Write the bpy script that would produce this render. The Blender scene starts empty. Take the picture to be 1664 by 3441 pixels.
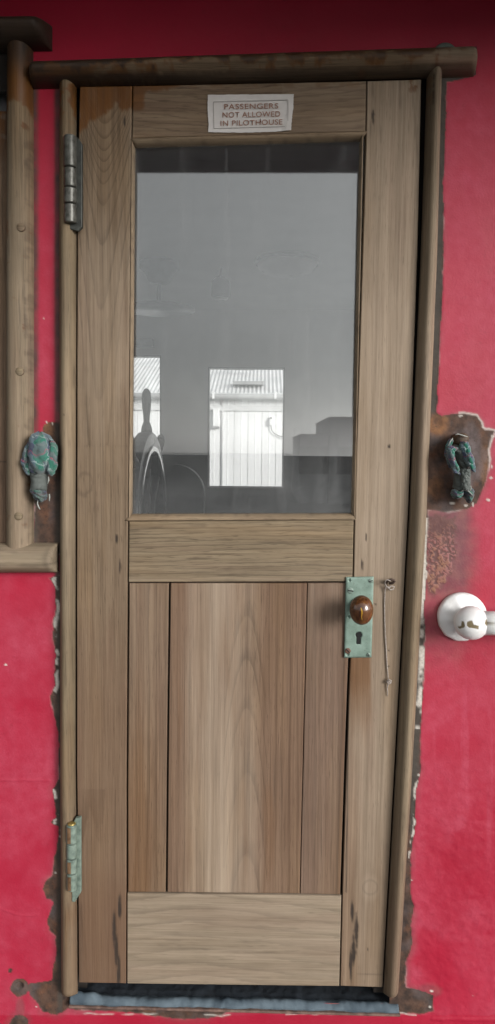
import bpy, math, random
import numpy as np
from mathutils import Vector, Matrix

# ------------------------------------------------------------------ camera
W, H, F = 1664.0, 3441.0, 2400.0          # photograph size and focal length in its pixels
YAW, PITCH, ROLL = math.radians(1.23), math.radians(-4.92), math.radians(0.5)
R3 = Matrix.Rotation(YAW, 3, 'Z') @ Matrix.Rotation(math.pi/2 + PITCH, 3, 'X') @ Matrix.Rotation(ROLL, 3, 'Z')
DIST = 1.45
CAM = Vector((0, 0, 1.18)) - (R3 @ Vector((0, 0, -1))) * DIST
EYE = CAM.z
sc = bpy.context.scene
C = sc.collection
cd = bpy.data.cameras.new('camera')
cam = bpy.data.objects.new('camera', cd); C.objects.link(cam)
cam.matrix_world = Matrix.Translation(CAM) @ R3.to_4x4()
cd.sensor_fit = 'VERTICAL'; cd.sensor_height = 36.0; cd.lens = 36.0 * F / H
cd.clip_start = 0.02; cd.clip_end = 3000
sc.camera = cam
# ------------------------------------------------------------------ sky, sun, exposure
SUN_EL, SUN_AZ = math.radians(15), math.radians(45)   # azimuth measured from straight behind the camera, to the right
wd = bpy.data.worlds.new('World'); sc.world = wd; wd.use_nodes = True
nt = wd.node_tree; nt.nodes.clear()
sky = nt.nodes.new('ShaderNodeTexSky'); sky.sky_type = 'NISHITA'; sky.sun_disc = False
sky.sun_elevation = SUN_EL; sky.sun_rotation = math.pi - SUN_AZ
sky.air_density = 1.0; sky.dust_density = 1.2; sky.ozone_density = 1.0
hs = nt.nodes.new('ShaderNodeHueSaturation'); hs.inputs['Saturation'].default_value = 0.08
bg = nt.nodes.new('ShaderNodeBackground'); bg.inputs['Strength'].default_value = 0.13
wo = nt.nodes.new('ShaderNodeOutputWorld')
tc = nt.nodes.new('ShaderNodeTexCoord'); sx = nt.nodes.new('ShaderNodeSeparateXYZ'); mr = nt.nodes.new('ShaderNodeMapRange')
mr.inputs['From Min'].default_value = 0.0; mr.inputs['From Max'].default_value = 1.0; mr.inputs['To Min'].default_value = 0.62; mr.inputs['To Max'].default_value = 1.7
mu = nt.nodes.new('ShaderNodeVectorMath'); mu.operation = 'SCALE'        # overcast sky: the zenith brighter than the horizon
nt.links.new(tc.outputs['Generated'], sx.inputs[0]); nt.links.new(sx.outputs['Z'], mr.inputs['Value'])
nt.links.new(sky.outputs[0], hs.inputs['Color']); nt.links.new(hs.outputs[0], mu.inputs[0]); nt.links.new(mr.outputs[0], mu.inputs['Scale']); nt.links.new(mu.outputs[0], bg.inputs['Color']); nt.links.new(bg.outputs[0], wo.inputs['Surface'])
sd = bpy.data.lights.new('sun', 'SUN'); sd.energy = 1.35; sd.angle = math.radians(20); sd.color = (1.0, 0.975, 0.945)
sun = bpy.data.objects.new('sun', sd); C.objects.link(sun)
sdir = Vector((math.sin(SUN_AZ)*math.cos(SUN_EL), -math.cos(SUN_AZ)*math.cos(SUN_EL), math.sin(SUN_EL)))  # towards the sun
sun.rotation_euler = sdir.to_track_quat('Z', 'Y').to_euler()
vs = sc.view_settings
sc.display_settings.display_device = 'sRGB'
vs.view_transform = 'Standard'; vs.look = 'None'; vs.exposure = 0.95; vs.gamma = 1.0; vs.use_curve_mapping = False
sc.cycles.max_bounces = 10; sc.cycles.transparent_max_bounces = 16
sc.cycles.use_denoising = True

# ------------------------------------------------------------------ numeric helpers
Rn = np.array([[R3[i][j] for j in range(3)] for i in range(3)])
Cn = np.array(CAM)
def unproj(px, py, y=0.0):
    """photograph pixel -> world x, z on the vertical plane at depth y (numpy)"""
    px = np.asarray(px, float); py = np.asarray(py, float)
    d = np.stack([(px - W/2)/F, -(py - H/2)/F, -np.ones_like(px)], -1) @ Rn.T
    t = (y - Cn[1]) / d[..., 1]
    return Cn[0] + t*d[..., 0], Cn[2] + t*d[..., 2]
def at(px, py, y=0.0):
    x, z = unproj(px, py, y)
    return Vector((float(x), y, float(z)))
def proj(P):
    q = (np.asarray(P) - Cn) @ Rn
    return W/2 + F*q[..., 0]/-q[..., 2], H/2 - F*q[..., 1]/-q[..., 2]
_rs = np.random.RandomState(7)
_tab = _rs.rand(512, 512)
def vnoise(x, y, seed=0):
    x = x + seed*17.31; y = y + seed*5.77
    xi = np.floor(x).astype(int); yi = np.floor(y).astype(int)
    fx = x - xi; fy = y - yi
    fx = fx*fx*(3-2*fx); fy = fy*fy*(3-2*fy)
    t = lambda a, b: _tab[a % 512, b % 512]
    return (t(xi, yi)*(1-fx) + t(xi+1, yi)*fx)*(1-fy) + (t(xi, yi+1)*(1-fx) + t(xi+1, yi+1)*fx)*fy
def fbm(x, y, s, o=4, seed=0):
    v = 0; a = 1; n = 0
    for k in range(o):
        v = v + a*vnoise(x/s, y/s, seed + 3*k); n += a; a *= .55; s *= .5
    return v/n*2 - 1
def sstep(a, b, x):
    t = np.clip((x - a)/(b - a), 0, 1); return t*t*(3-2*t)
def sdf(px, py, poly):
    """signed distance in pixels, positive inside"""
    poly = np.array(poly, float); d = np.full(px.shape, 1e9); ins = np.zeros(px.shape, bool)
    for i in range(len(poly)):
        a = poly[i]; b = poly[(i+1) % len(poly)]; e = b - a
        t = np.clip(((px-a[0])*e[0] + (py-a[1])*e[1])/(e@e + 1e-9), 0, 1)
        d = np.minimum(d, np.hypot(px - a[0] - t*e[0], py - a[1] - t*e[1]))
        c = ((a[1] > py) != (b[1] > py)) & (px < (b[0]-a[0])*(py-a[1])/((b[1]-a[1]) + 1e-12) + a[0])
        ins ^= c
    return np.where(ins, d, -d)
def blob(px, py, cx, cy, rx, ry, n=None, k=.35):
    r = np.hypot((px-cx)/rx, (py-cy)/ry)
    if n is not None: r = r + k*n
    return 1 - sstep(.45, 1.0, r)

# ------------------------------------------------------------------ material helpers
def newmat(name):
    m = bpy.data.materials.new(name); m.use_nodes = True
    n = m.node_tree; n.nodes.clear()
    o = n.nodes.new('ShaderNodeOutputMaterial'); b = n.nodes.new('ShaderNodeBsdfPrincipled')
    n.links.new(b.outputs[0], o.inputs[0])
    return m, n, b
class N:
    """tiny node-graph builder"""
    def __init__(s, n): s.n = n; s.L = n.links.new
    def set(s, sock, v):
        if hasattr(v, 'is_linked') or isinstance(v, bpy.types.NodeSocket): s.L(v, sock)
        elif isinstance(v, (tuple, list)) and len(v) == 3 and sock.type == 'RGBA': sock.default_value = (*v, 1)
        else: sock.default_value = v
    def attr(s, name):
        a = s.n.nodes.new('ShaderNodeAttribute'); a.attribute_name = name; return a.outputs['Fac']
    def math(s, op, a, b=None, c=None, clamp=False):
        m = s.n.nodes.new('ShaderNodeMath'); m.operation = op; m.use_clamp = clamp
        for i, v in enumerate((a, b, c)):
            if v is not None: s.set(m.inputs[i], v)
        return m.outputs[0]
    def mix(s, f, a, b, mode='MIX'):
        m = s.n.nodes.new('ShaderNodeMix'); m.data_type = 'RGBA'; m.blend_type = mode; m.clamp_factor = True
        s.set(m.inputs[0], f); s.set(m.inputs[6], a); s.set(m.inputs[7], b)
        return m.outputs[2]
    def coords(s, scale=(1, 1, 1), off=(0, 0, 0), rot=(0, 0, 0)):
        t = s.n.nodes.new('ShaderNodeTexCoord'); m = s.n.nodes.new('ShaderNodeMapping')
        m.inputs['Location'].default_value = off; m.inputs['Scale'].default_value = scale; m.inputs['Rotation'].default_value = rot
        s.L(t.outputs['Object'], m.inputs['Vector']); return m.outputs[0]
    def noise(s, v, scale, detail=4, rough=.55, dist=0.0):
        t = s.n.nodes.new('ShaderNodeTexNoise'); s.L(v, t.inputs['Vector'])
        t.inputs['Scale'].default_value = scale; t.inputs['Detail'].default_value = detail
        t.inputs['Roughness'].default_value = rough; t.inputs['Distortion'].default_value = dist
        return t.outputs['Fac']
    def voro(s, v, scale, feature='F1'):
        t = s.n.nodes.new('ShaderNodeTexVoronoi'); t.feature = feature; s.L(v, t.inputs['Vector']); t.inputs['Scale'].default_value = scale
        return t.outputs['Distance']
    def ramp(s, f, stops):
        r = s.n.nodes.new('ShaderNodeValToRGB'); e = r.color_ramp.elements
        while len(e) < len(stops): e.new(.5)
        for k, (p, c) in enumerate(stops):
            e[k].position = p; e[k].color = (c, c, c, 1) if not isinstance(c, (tuple, list)) else (*c, 1)
        s.set(r.inputs[0], f); return r.outputs[0]
    def map(s, f, a, b, c, d):
        m = s.n.nodes.new('ShaderNodeMapRange'); s.set(m.inputs[0], f)
        for i, v in enumerate((a, b, c, d)): m.inputs[i+1].default_value = v
        return m.outputs[0]
    def bump(s, h, strength=.3, dist=.001, normal=None):
        b = s.n.nodes.new('ShaderNodeBump'); b.inputs['Strength'].default_value = strength; b.inputs['Distance'].default_value = dist
        s.set(b.inputs['Height'], h)
        if normal is not None: s.L(normal, b.inputs['Normal'])
        return b.outputs[0]

def wood(name, dark, light, axis='z', seed=0.0, streak=1.0, red=0.0):
    """weathered teak: grain along axis; attributes dark / warm / pale / ring carry stains, painted shade, old varnish, bleaching and figure"""
    m, n, b = newmat(name); g = N(n)
    al = .018
    scl = (1, 1, al) if axis == 'z' else (al, 1, 1)
    off = (seed*1.37 + .11, seed*.71, seed*2.13)
    v = g.coords(scl, off)
    warp = g.coords((1, 1, 1), off)
    broad = g.noise(v, 22, 3, .5, .1)
    mid = g.noise(v, 95, 4, .6, .05)
    fine = g.noise(v, 380, 4, .7)
    patch = g.noise(warp, 5.0, 3)
    pores = g.noise(g.coords(((1, 1, .05) if axis == 'z' else (.05, 1, 1)), (seed*3.1, 0, seed)), 650, 2, .5)
    t = g.math('ADD', g.math('MULTIPLY', broad, .42*streak), g.math('MULTIPLY', mid, .58*streak))
    t = g.math('ADD', t, g.math('MULTIPLY', g.noise(v, 210, 3, .6), .35))
    t = g.math('ADD', t, g.math('MULTIPLY', fine, .45))
    t = g.math('ADD', t, g.math('MULTIPLY', patch, .35))
    t = g.map(t, .39*streak + .42, .64*streak + .69, 0, 1)
    dark = (dark[0]*.70, dark[1]*.70, dark[2]*.68); light = (light[0]*.90, light[1]*.92, light[2]*.93)
    col = g.mix(t, dark, light)
    # annual ring lines following the figure attribute
    ring = g.attr('ring')
    rw = g.math('ADD', ring, g.math('MULTIPLY', g.noise(warp, 60, 2), .12))
    fr = g.math('FRACT', rw)
    saw = g.ramp(fr, [(0.0, 0.0), (.62, .10), (.86, .85), (.93, 1.0), (1.0, 0.0)])
    has = g.math('GREATER_THAN', ring, .001)
    rk = g.math('MULTIPLY', g.math('MULTIPLY', saw, has), g.map(g.noise(warp, 9, 2), .3, .7, .25, .75))
    col = g.mix(rk, col, tuple(c*.50 for c in dark))
    hv = g.noise(g.coords(((1, 1, .12) if axis == 'z' else (.12, 1, 1)), (seed*5.3, 0, seed*1.9)), 13, 3, .55)
    col = g.mix(g.map(hv, .50, .68, 0, .50), col, g.mix(t, (.10, .058, .026), (.255, .165, .085)))
    col = g.mix(g.map(hv, .46, .30, 0, .38), col, g.mix(t, (.095, .052, .036), (.235, .145, .102)))
    if red: col = g.mix(g.map(g.noise(v, 14, 2), .45, .65, 0, red), col, (.16, .075, .05))
    po = g.map(pores, .60, .72, 0, .55)
    col = g.mix(po, col, tuple(c*.45 for c in dark))
    col = g.mix(g.math('MULTIPLY', g.attr('pale'), g.map(mid, .35, .7, .55, 1.0)), col, (.365, .290, .215))
    col = g.mix(g.math('MULTIPLY', g.attr('red'), .75), col, (.130, .070, .040), 'MIX')
    warm = g.attr('warm')
    col = g.mix(warm, col, g.mix(mid, (.055, .019, .004), (.185, .075, .016)))
    dk = g.attr('dark')
    col = g.mix(dk, col, g.mix(fine, (.018, .012, .009), (.05, .034, .024)))
    g.set(b.inputs['Base Color'], col)
    g.set(b.inputs['Roughness'], g.map(warm, 0, 1, .78, .42))
    b.inputs['Specular IOR Level'].default_value = .35
    h = g.math('ADD', g.math('MULTIPLY', fine, .6), g.math('MULTIPLY', mid, .6))
    h = g.math('SUBTRACT', h, g.math('ADD', g.math('MULTIPLY', po, .5), g.math('MULTIPLY', rk, .4)))
    h = g.math('SUBTRACT', h, g.math('MULTIPLY', dk, .7))
    g.L(g.bump(h, .55, .0012), b.inputs['Normal'])
    return m

def plain(name, c1, c2, scale=40, rough=.6, metal=0.0, bump=.15, bdist=.001, detail=4, spec=.5, contrast=(.35, .65)):
    m, n, b = newmat(name); g = N(n); v = g.coords()
    f = g.noise(v, scale, detail)
    g.set(b.inputs['Base Color'], g.mix(g.map(f, *contrast, 0, 1), c1, c2))
    g.set(b.inputs['Roughness'], g.map(f, .3, .7, rough*.85, min(1, rough*1.15)))
    b.inputs['Metallic'].default_value = metal; b.inputs['Specular IOR Level'].default_value = spec
    if bump: g.L(g.bump(g.noise(v, scale*3, 4), bump, bdist), b.inputs['Normal'])
    return m

# ------------------------------------------------------------------ object helpers
def link(o, parent=None):
    C.objects.link(o)
    if parent is not None:
        o.parent = parent
        o.matrix_parent_inverse = parent_world[parent.name].inverted()
    return o
parent_world = {}
def thing(name, loc, label, cat, group=None):
    o = bpy.data.objects.new(name, None); o.empty_display_size = .05; C.objects.link(o)
    o.location = loc; parent_world[o.name] = Matrix.Translation(loc)
    o['label'] = label; o['category'] = cat
    if group: o['group'] = group
    return o
def mesh_obj(name, verts, faces, mat, parent=None, attrs=None, smooth=False):
    me = bpy.data.meshes.new(name)
    me.from_pydata([tuple(map(float, v)) for v in verts] if not isinstance(verts, list) else verts, [], faces)
    if attrs:
        for k, a in attrs.items():
            at_ = me.attributes.new(k, 'FLOAT', 'POINT'); at_.data.foreach_set('value', np.asarray(a, np.float32).ravel())
    if smooth: me.polygons.foreach_set('use_smooth', [True]*len(me.polygons))
    me.materials.append(mat)
    o = bpy.data.objects.new(name, me); parent_world[o.name] = Matrix.Identity(4)
    return link(o, parent)
def grid_faces(nr, nc, base=0, keep=None):
    r, c = np.meshgrid(np.arange(nr-1), np.arange(nc-1), indexing='ij')
    a = base + r*nc + c
    f = np.stack([a, a+nc, a+nc+1, a+1], -1).reshape(-1, 4)
    if keep is not None: f = f[keep.ravel()]
    return f.tolist()
def sheet(name, X, Y, Z, mat, parent=None, attrs=None, back=None, smooth=True):
    """grid of points facing -y; back = depth y of the closing skirt"""
    nr, nc = X.shape
    V = np.stack([X, Y, Z], -1).reshape(-1, 3); Fc = grid_faces(nr, nc)
    if back is not None:
        loop = [(0, c) for c in range(nc)] + [(r, nc-1) for r in range(1, nr)] + [(nr-1, c) for c in range(nc-2, -1, -1)] + [(r, 0) for r in range(nr-2, 0, -1)]
        idx = [r*nc + c for r, c in loop]; n0 = len(V)
        B = V[idx].copy(); B[:, 1] = back; V = np.vstack([V, B]); m = len(idx)
        for i in range(m):
            j = (i+1) % m
            Fc.append([idx[i], idx[j], n0+j, n0+i])
        Fc.append([n0+i for i in range(m)])
        if attrs: attrs = {k: np.concatenate([np.asarray(a).ravel(), np.asarray(a).ravel()[idx]]) for k, a in attrs.items()}
    return mesh_obj(name, V.tolist(), Fc, mat, parent, attrs, smooth)
def pline(pts, y):
    p = np.array(pts, float); return np.interp(y, p[:, 1], p[:, 0])
def board(name, left, right, top, bottom, y0, mat, parent, fn=None, step=.0026, thick=.03, edge=.0022, prof=None, horiz=False, lift=None):
    """board outlined in photograph pixels on the plane y0: polylines left/right, end heights top/bottom at (left,right)"""
    hgt = abs((bottom[0]-top[0]))*.0006; wid = abs(right[0][0]-left[0][0])*.0006
    nr = max(4, int(hgt/step)); nc = max(4, int(wid/step))
    def par(n, L):
        u = np.linspace(0, 1, n); e = min(.2, edge/max(L, .001))
        return np.unique(np.concatenate([u, [e*.3, e*.7, e, 1-e*.3, 1-e*.7, 1-e]]))
    v = par(nr, hgt)[:, None]; u = par(nc, wid)[None, :]
    yl = top[0] + (bottom[0]-top[0])*v; yr = top[1] + (bottom[1]-top[1])*v
    xl = pline(left, yl); xr = pline(right, yr)
    PX = xl + (xr-xl)*u; PY = yl + (yr-yl)*u
    X, Z = unproj(PX, PY, y0)
    U = np.broadcast_to(u, PX.shape); V = np.broadcast_to(v, PX.shape)
    d = np.minimum(np.minimum(U, 1-U)*wid, np.minimum(V, 1-V)*hgt)
    if prof is None:
        t = np.clip(1 - d/edge, 0, 1); Y = y0 + edge*(1-np.sqrt(np.clip(1-t*t, 0, 1)))
    else:
        Y = y0 + prof(U, V, wid, hgt)
    Y = Y + .0004*fbm(PX, PY, 60 if not horiz else 60, 3, len(name))
    if lift is not None: Y = Y + lift(PX, PY)
    A = fn(PX, PY, U, V) if fn else None
    return sheet(name, X, Y, Z, mat, parent, A, back=y0 + thick)
def box(x0, x1, y0, y1, z0, z1):
    v = [(x0,y0,z0),(x1,y0,z0),(x1,y1,z0),(x0,y1,z0),(x0,y0,z1),(x1,y0,z1),(x1,y1,z1),(x0,y1,z1)]
    f = [[0,3,2,1],[4,5,6,7],[0,1,5,4],[1,2,6,5],[2,3,7,6],[3,0,4,7]]
    return v, f
def boxes(name, bs, mat, parent=None, bev=0.0):
    V = []; Fc = []
    for b in bs:
        v, f = box(*b); k = len(V); V += v; Fc += [[i+k for i in q] for q in f]
    o = mesh_obj(name, V, Fc, mat, parent)
    if bev:
        md = o.modifiers.new('bevel', 'BEVEL'); md.width = bev; md.segments = 2; md.limit_method = 'ANGLE'
    return o
def lathe(prof, seg=32, M=Matrix.Identity(4)):
    """prof: (radius, height) along local z"""
    V = []; Fc = []
    for r, z in prof:
        for k in range(seg):
            a = 2*math.pi*k/seg; V.append(tuple(M @ Vector((r*math.cos(a), r*math.sin(a), z))))
    for i in range(len(prof)-1):
        for k in range(seg):
            j = (k+1) % seg; Fc.append([i*seg+k, i*seg+j, (i+1)*seg+j, (i+1)*seg+k])
    Fc.append([k for k in range(seg)][::-1]); Fc.append([(len(prof)-1)*seg+k for k in range(seg)])
    return V, Fc
def tube(path, rad, seg=10):
    P = [Vector(p) for p in path]; V = []; Fc = []
    rr = rad if isinstance(rad, (list, tuple)) else [rad]*len(P)
    up = Vector((0, 1, 0))
    for i, p in enumerate(P):
        t = (P[min(i+1, len(P)-1)] - P[max(i-1, 0)]).normalized()
        a = t.cross(up)
        if a.length < 1e-3: a = t.cross(Vector((1, 0, 0)))
        a.normalize(); b = t.cross(a)
        for k in range(seg):
            q = 2*math.pi*k/seg; V.append(tuple(p + (a*math.cos(q) + b*math.sin(q))*rr[i]))
    for i in range(len(P)-1):
        for k in range(seg):
            j = (k+1) % seg; Fc.append([i*seg+k, i*seg+j, (i+1)*seg+j, (i+1)*seg+k])
    Fc.append(list(range(seg))[::-1]); Fc.append([(len(P)-1)*seg+k for k in range(seg)])
    return V, Fc
def merge(*parts):
    V = []; Fc = []
    for v, f in parts:
        k = len(V); V += list(v); Fc += [[i+k for i in q] for q in f]
    return V, Fc
FRONT = Matrix.Rotation(math.pi/2, 4, 'X')       # local z -> -y (towards the viewer)
def front_at(p): return Matrix.Translation(p) @ FRONT
PXM = DIST/F                                       # metres per pixel on the door plane

# ------------------------------------------------------------------ setting
def struct(name, bs, mat, bev=0):
    o = boxes(name, bs, mat, None, bev); o['kind'] = 'structure'; return o
m_quay = plain('quay asphalt', (.035, .035, .035), (.055, .054, .052), 3, .9, bump=.3)
m_deck = plain('deck paint', (.035, .033, .032), (.055, .052, .05), 12, .75)
struct('quay', [(-600, 600, -600, 600, -1.3, -1.0)], m_quay)
struct('deck', [(-3.2, 3.2, -1.9, 3.8, -.99, 0.0)], m_deck)

# ------------------------------------------------------------------ shared materials
w_stile_l = wood('teak left stile', (.125, .082, .050), (.262, .186, .120), 'z', 1.0, .8)
w_stile_r = wood('teak right stile', (.170, .119, .079), (.335, .250, .175), 'z', 2.0, 1.1)
w_jamb = wood('teak jamb', (.105, .074, .043), (.245, .182, .112), 'z', 3.0, 1.1)
w_rail_t = wood('teak top rail', (.135, .090, .055), (.285, .205, .132), 'x', 4.0, .9)
w_rail_m = wood('teak middle rail', (.150, .108, .066), (.295, .222, .142), 'x', 5.0, 1.1)
w_rail_b = wood('teak bottom rail', (.185, .136, .089), (.285, .218, .150), 'x', 6.0, .42)
w_plank = wood('teak planks', (.120, .070, .044), (.285, .188, .122), 'z', 7.0, 1.1)
w_plank2 = wood('teak plank narrow', (.130, .080, .050), (.275, .185, .118), 'z', 8.0, 1.1)
w_plank3 = wood('teak plank dark', (.105, .063, .045), (.225, .145, .102), 'z', 9.0, 1.1)
w_head = wood('teak head moulding', (.075, .048, .028), (.225, .155, .092), 'x', 10.0, 1.1)
w_win = wood('teak window trim', (.125, .090, .055), (.275, .205, .132), 'z', 11.0, 1.0)
w_winx = wood('teak window ledge', (.140, .104, .064), (.285, .220, .142), 'x', 12.0, .9)
m_void = plain('gap shade black', (.012, .009, .007), (.022, .016, .012), 60, .9)  # near-black colour stands for the deep shade behind the gaps

# ------------------------------------------------------------------ pilothouse: red steel wall
pilot = thing('pilothouse', (0, 1.5, 0), 'red painted steel pilothouse with peeling paint and rust around its wooden door', 'pilothouse')
EAVE = 1.02; ZR = 2.285                            # eave depth and height of the roof's underside
YW = .006                                            # plane of the painted steel
L_OUT = [(203, 200), (201, 860), (204, 1720), (205, 2580), (208, 3340)]
L_IN = [(258, 200), (258, 860), (255, 1720), (255, 2580), (258, 2785), (262, 3340)]
R_IN = [(1438, 200), (1434, 290), (1424, 600), (1414, 860), (1376, 1720), (1330, 2580), (1288, 3340)]
R_OUT = [(1484, 200), (1481, 290), (1467, 860), (1432, 1720), (1384, 2580), (1336, 3340)]
x0, z0 = -.60, .012; x1, z1 = .60, 2.27
xs = np.arange(x0, x1, .0023); zs = np.arange(z1, z0, -.0023)
GX, GZ = np.meshgrid(xs, zs)
PX, PY = proj(np.stack([GX, np.full_like(GX, YW), GZ], -1))
nz1 = fbm(PX, PY, 46, 5, 1); nz2 = fbm(PX, PY, 14, 3, 2); nz3 = fbm(PX, PY, 180, 4, 5)
jag = 9*nz1 + 5*nz2
bareR = [(1420,1345),(1462,1345),(1465,1386),(1483,1397),(1518,1390),(1557,1386),(1586,1394),(1602,1399),(1618,1419),(1620,1435),(1629,1444),(1662,1449),(1648,1478),(1641,1509),(1647,1543),(1641,1572),(1633,1615),(1618,1654),(1600,1690),(1570,1712),(1500,1722),(1440,1716),(1400,1700)]
bareRs = [(1440,180),(1600,160),(1602,255),(1500,275),(1497,436),(1490,614),(1492,860),(1486,996),(1477,1160),(1470,1337),(1462,1390),(1440,1700),(1437,1761),(1431,1979),(1424,2061),(1429,2129),(1421,2334),(1414,2402),(1413,2580),(1397,2662),(1394,2785),(1381,2866),(1380,3017),(1393,3044),(1380,3112),(1387,3167),(1366,3235),(1363,3317),(1407,3323),(1455,3344),(1459,3399),(1414,3408),(1300,3400),(1260,3300),(1380,2400),(1400,900)]
bareL = [(167,1942),(184,1972),(191,2047),(181,2092),(179,2150),(188,2197),(181,2266),(188,2300),(170,2341),(181,2402),(197,2457),(200,2610),(194,2621),(177,2652),(184,2696),(188,2744),(167,2764),(198,2778),(194,2853),(181,2887),(177,2938),(153,2962),(143,2989),(157,3016),(184,3030),(160,3092),(167,3126),(188,3146),(191,3208),(177,3242),(174,3293),(116,3303),(97,3322),(102,3344),(130,3371),(143,3399),(191,3412),(232,3388),(300,3380),(300,1935),(230,1930)]
bareLu = [(148,1428),(160,1416),(186,1420),(230,1420),(230,1860),(118,1860),(112,1700),(112,1540)]
bareB = [(230,3372),(1345,3372),(1345,3392),(760,3396),(745,3412),(700,3424),(560,3420),(450,3402),(300,3392),(230,3390)]
d = np.full(PX.shape, -1e9)
jf = {0: 1.0}
for poly, j in ((bareR, .45), (bareRs, .5), (bareL, .55), (bareB, .6)):
    d = np.maximum(d, sdf(PX, PY, poly) + j*jag)
d = np.maximum(d, sdf(PX, PY, bareLu) + .9*jag)
for cx, cy, r in ((67, 3318, 30), (65, 3440, 32), (35, 3259, 8), (1232, 3400, 14), (110, 3318, 16)):
    d = np.maximum(d, r - np.hypot(PX-cx, (PY-cy)) + 8*nz1 + 4*nz2)
bare = sstep(-1.5, 1.5, d)
# pale primer showing as a broken rim where the paint has lifted
rim = np.exp(-((d + 1.0)/2.6)**2)*sstep(-.05, .35, fbm(PX, PY, 60, 3, 21) + .25)
edgeR = np.exp(-((sdf(PX, PY, bareR) + .45*jag + 1.5)/3.2)**2)*sstep(1500, 1560, PX + .8*(1440-PY))*sstep(1690, 1600, PY)*(PX > 1540)
rim = np.maximum(rim*.32*sstep(-.1, .35, fbm(PX, PY, 90, 3, 23)), edgeR*.95)
lf = (PX < 215)*(PY > 1940)*(PY < 2960)
cre = lf*sstep(0, 3, d)*sstep(16, 9, d)*sstep(.0, .25, fbm(PX, PY, 50, 4, 31))*sstep(2400, 2330, PY)
cre = np.maximum(cre, lf*sstep(0, 2, d)*sstep(14, 8, d)*sstep(.1, .3, fbm(PX, PY, 34, 3, 33))*(PY > 2620)*(PY < 2945))
rs = (PX > 1360)*(PX < 1450)*(PY > 1740)*(PY < 2450)
dR = sdf(PX, PY, bareRs) + .5*jag
cre = np.maximum(cre, rs*sstep(0, 2, dR)*sstep(22, 13, dR)*sstep(-.25, .05, fbm(PX, PY, 60, 4, 35)))
cre = np.maximum(cre, (PX > 1370)*(PX < 1420)*(PY > 2600)*(PY < 2900)*sstep(0, 2, dR)*sstep(9, 5, dR)*sstep(-.1, .15, fbm(PX, PY, 25, 3, 37)))
rim = rim*(1 - (PX < 240)*(PY > 3180)*.9)*(1-.6*(PX < 240)*(PY > 2620))
primer = np.clip(np.maximum(rim, cre), 0, 1)
# flakes
orange = np.maximum(blob(PX, PY, 1462, 1425, 52, 58, nz1, .5), blob(PX, PY, 1632, 1560, 26, 120, nz1, .5))
orange = np.maximum(orange, .8*blob(PX, PY, 168, 1440, 26, 40, nz1, .4)); orange = np.maximum(orange, .6*blob(PX, PY, 1470, 1640, 40, 40, nz1, .6))
greyp = np.clip(1.1*blob(PX, PY, 1572, 1540, 75, 150, nz1, .4), 0, 1)
fl = np.zeros_like(PX)
for cx, cy, rx, ry in ((1653,1570,4,10),(1649,1606,7,5),(1640,1680,8,6),(1655,1466,8,5),(1651,1482,4,4),(1548,1398,9,3),(1519,1691,11,4),(1567,1699,9,5),(1589,1695,3,8),(20,2233,5,3),(147,1070,3,5),(1450,3330,8,4),(1445,3384,5,5),(123,3381,3,3),(1590,3345,2,2),(157,1418,4,5),(177,1424,4,7),(1383,2956,4,5)):
    fl = np.maximum(fl, blob(PX, PY, cx, cy, rx, ry, nz2, .5))
primer = np.maximum(primer, fl)
for y_, a_, b_ in ((3408, 250, 780), (3406, 960, 1400)):
    yy = y_ + 7*fbm(PX, PY*0, 70, 3, 41)
    primer = np.maximum(primer, .8*np.exp(-((PY-yy)/2.2)**2)*(PX > a_)*(PX < b_)*sstep(-.2, .2, fbm(PX, PY, 40, 2, 43)))
# brown-purple rust wash running down below the right fitting, and other washes
stain = sstep(1632, 1545, PX + 22*nz1)*sstep(1425, 1440, PX)*sstep(2130, 1930, PY + 40*nz1)*sstep(1640, 1720, PY)*.97
stain = np.maximum(stain, .55*sstep(1625, 1500, PX + 15*nz1)*sstep(1700, 1760, PY)*sstep(2330, 2080, PY + 60*nz1)*(PX > 1400))
stain = np.maximum(stain, .75*sstep(200, 170, PX)*sstep(110, 120, PX)*sstep(1640, 1720, PY + 30*nz1)*sstep(1870, 1850, PY)*sstep(-.3, .5, nz1 + .25))
stain = np.maximum(stain, .55*blob(PX, PY, 68, 3390, 22, 60, nz1, .4))
stain = np.maximum(stain, .40*sstep(-.1, .5, nz3)*sstep(24, 2, -d)*(d < 3))
stain = np.maximum(stain, .5*blob(PX, PY, 1450, 3330, 60, 30, nz1, .5))
# blistered rust pebbles
pebpoly = [(1434,1735),(1470,1730),(1530,1738),(1534,1790),(1530,1850),(1526,1880),(1515,1925),(1490,1960),(1470,1990),(1450,2000),(1438,1985),(1434,1900)]
pebreg = sstep(-8, 10, sdf(PX, PY, pebpoly) + 16*nz2)
pc = _rs.rand(900, 2)*np.array([112, 280]) + np.array([1430, 1730]); pr = 1.8 + 3.4*_rs.rand(900)**2*(.6 + .7*(pc[:, 1]-1730)/280)
peb = np.zeros_like(PX); sub = (PX > 1420)*(PX < 1552)*(PY > 1720)*(PY < 2020); si = np.where(sub)
for (cx, cy), r in zip(pc, pr):
    q = 1 - np.hypot(PX[si]-cx, PY[si]-cy)/(r*1.25); peb[si] = np.maximum(peb[si], np.clip(q*2, 0, 1))
peb = peb*pebreg*(.35 + .65*sstep(1745, 1880, PY + 18*nz2))
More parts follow.
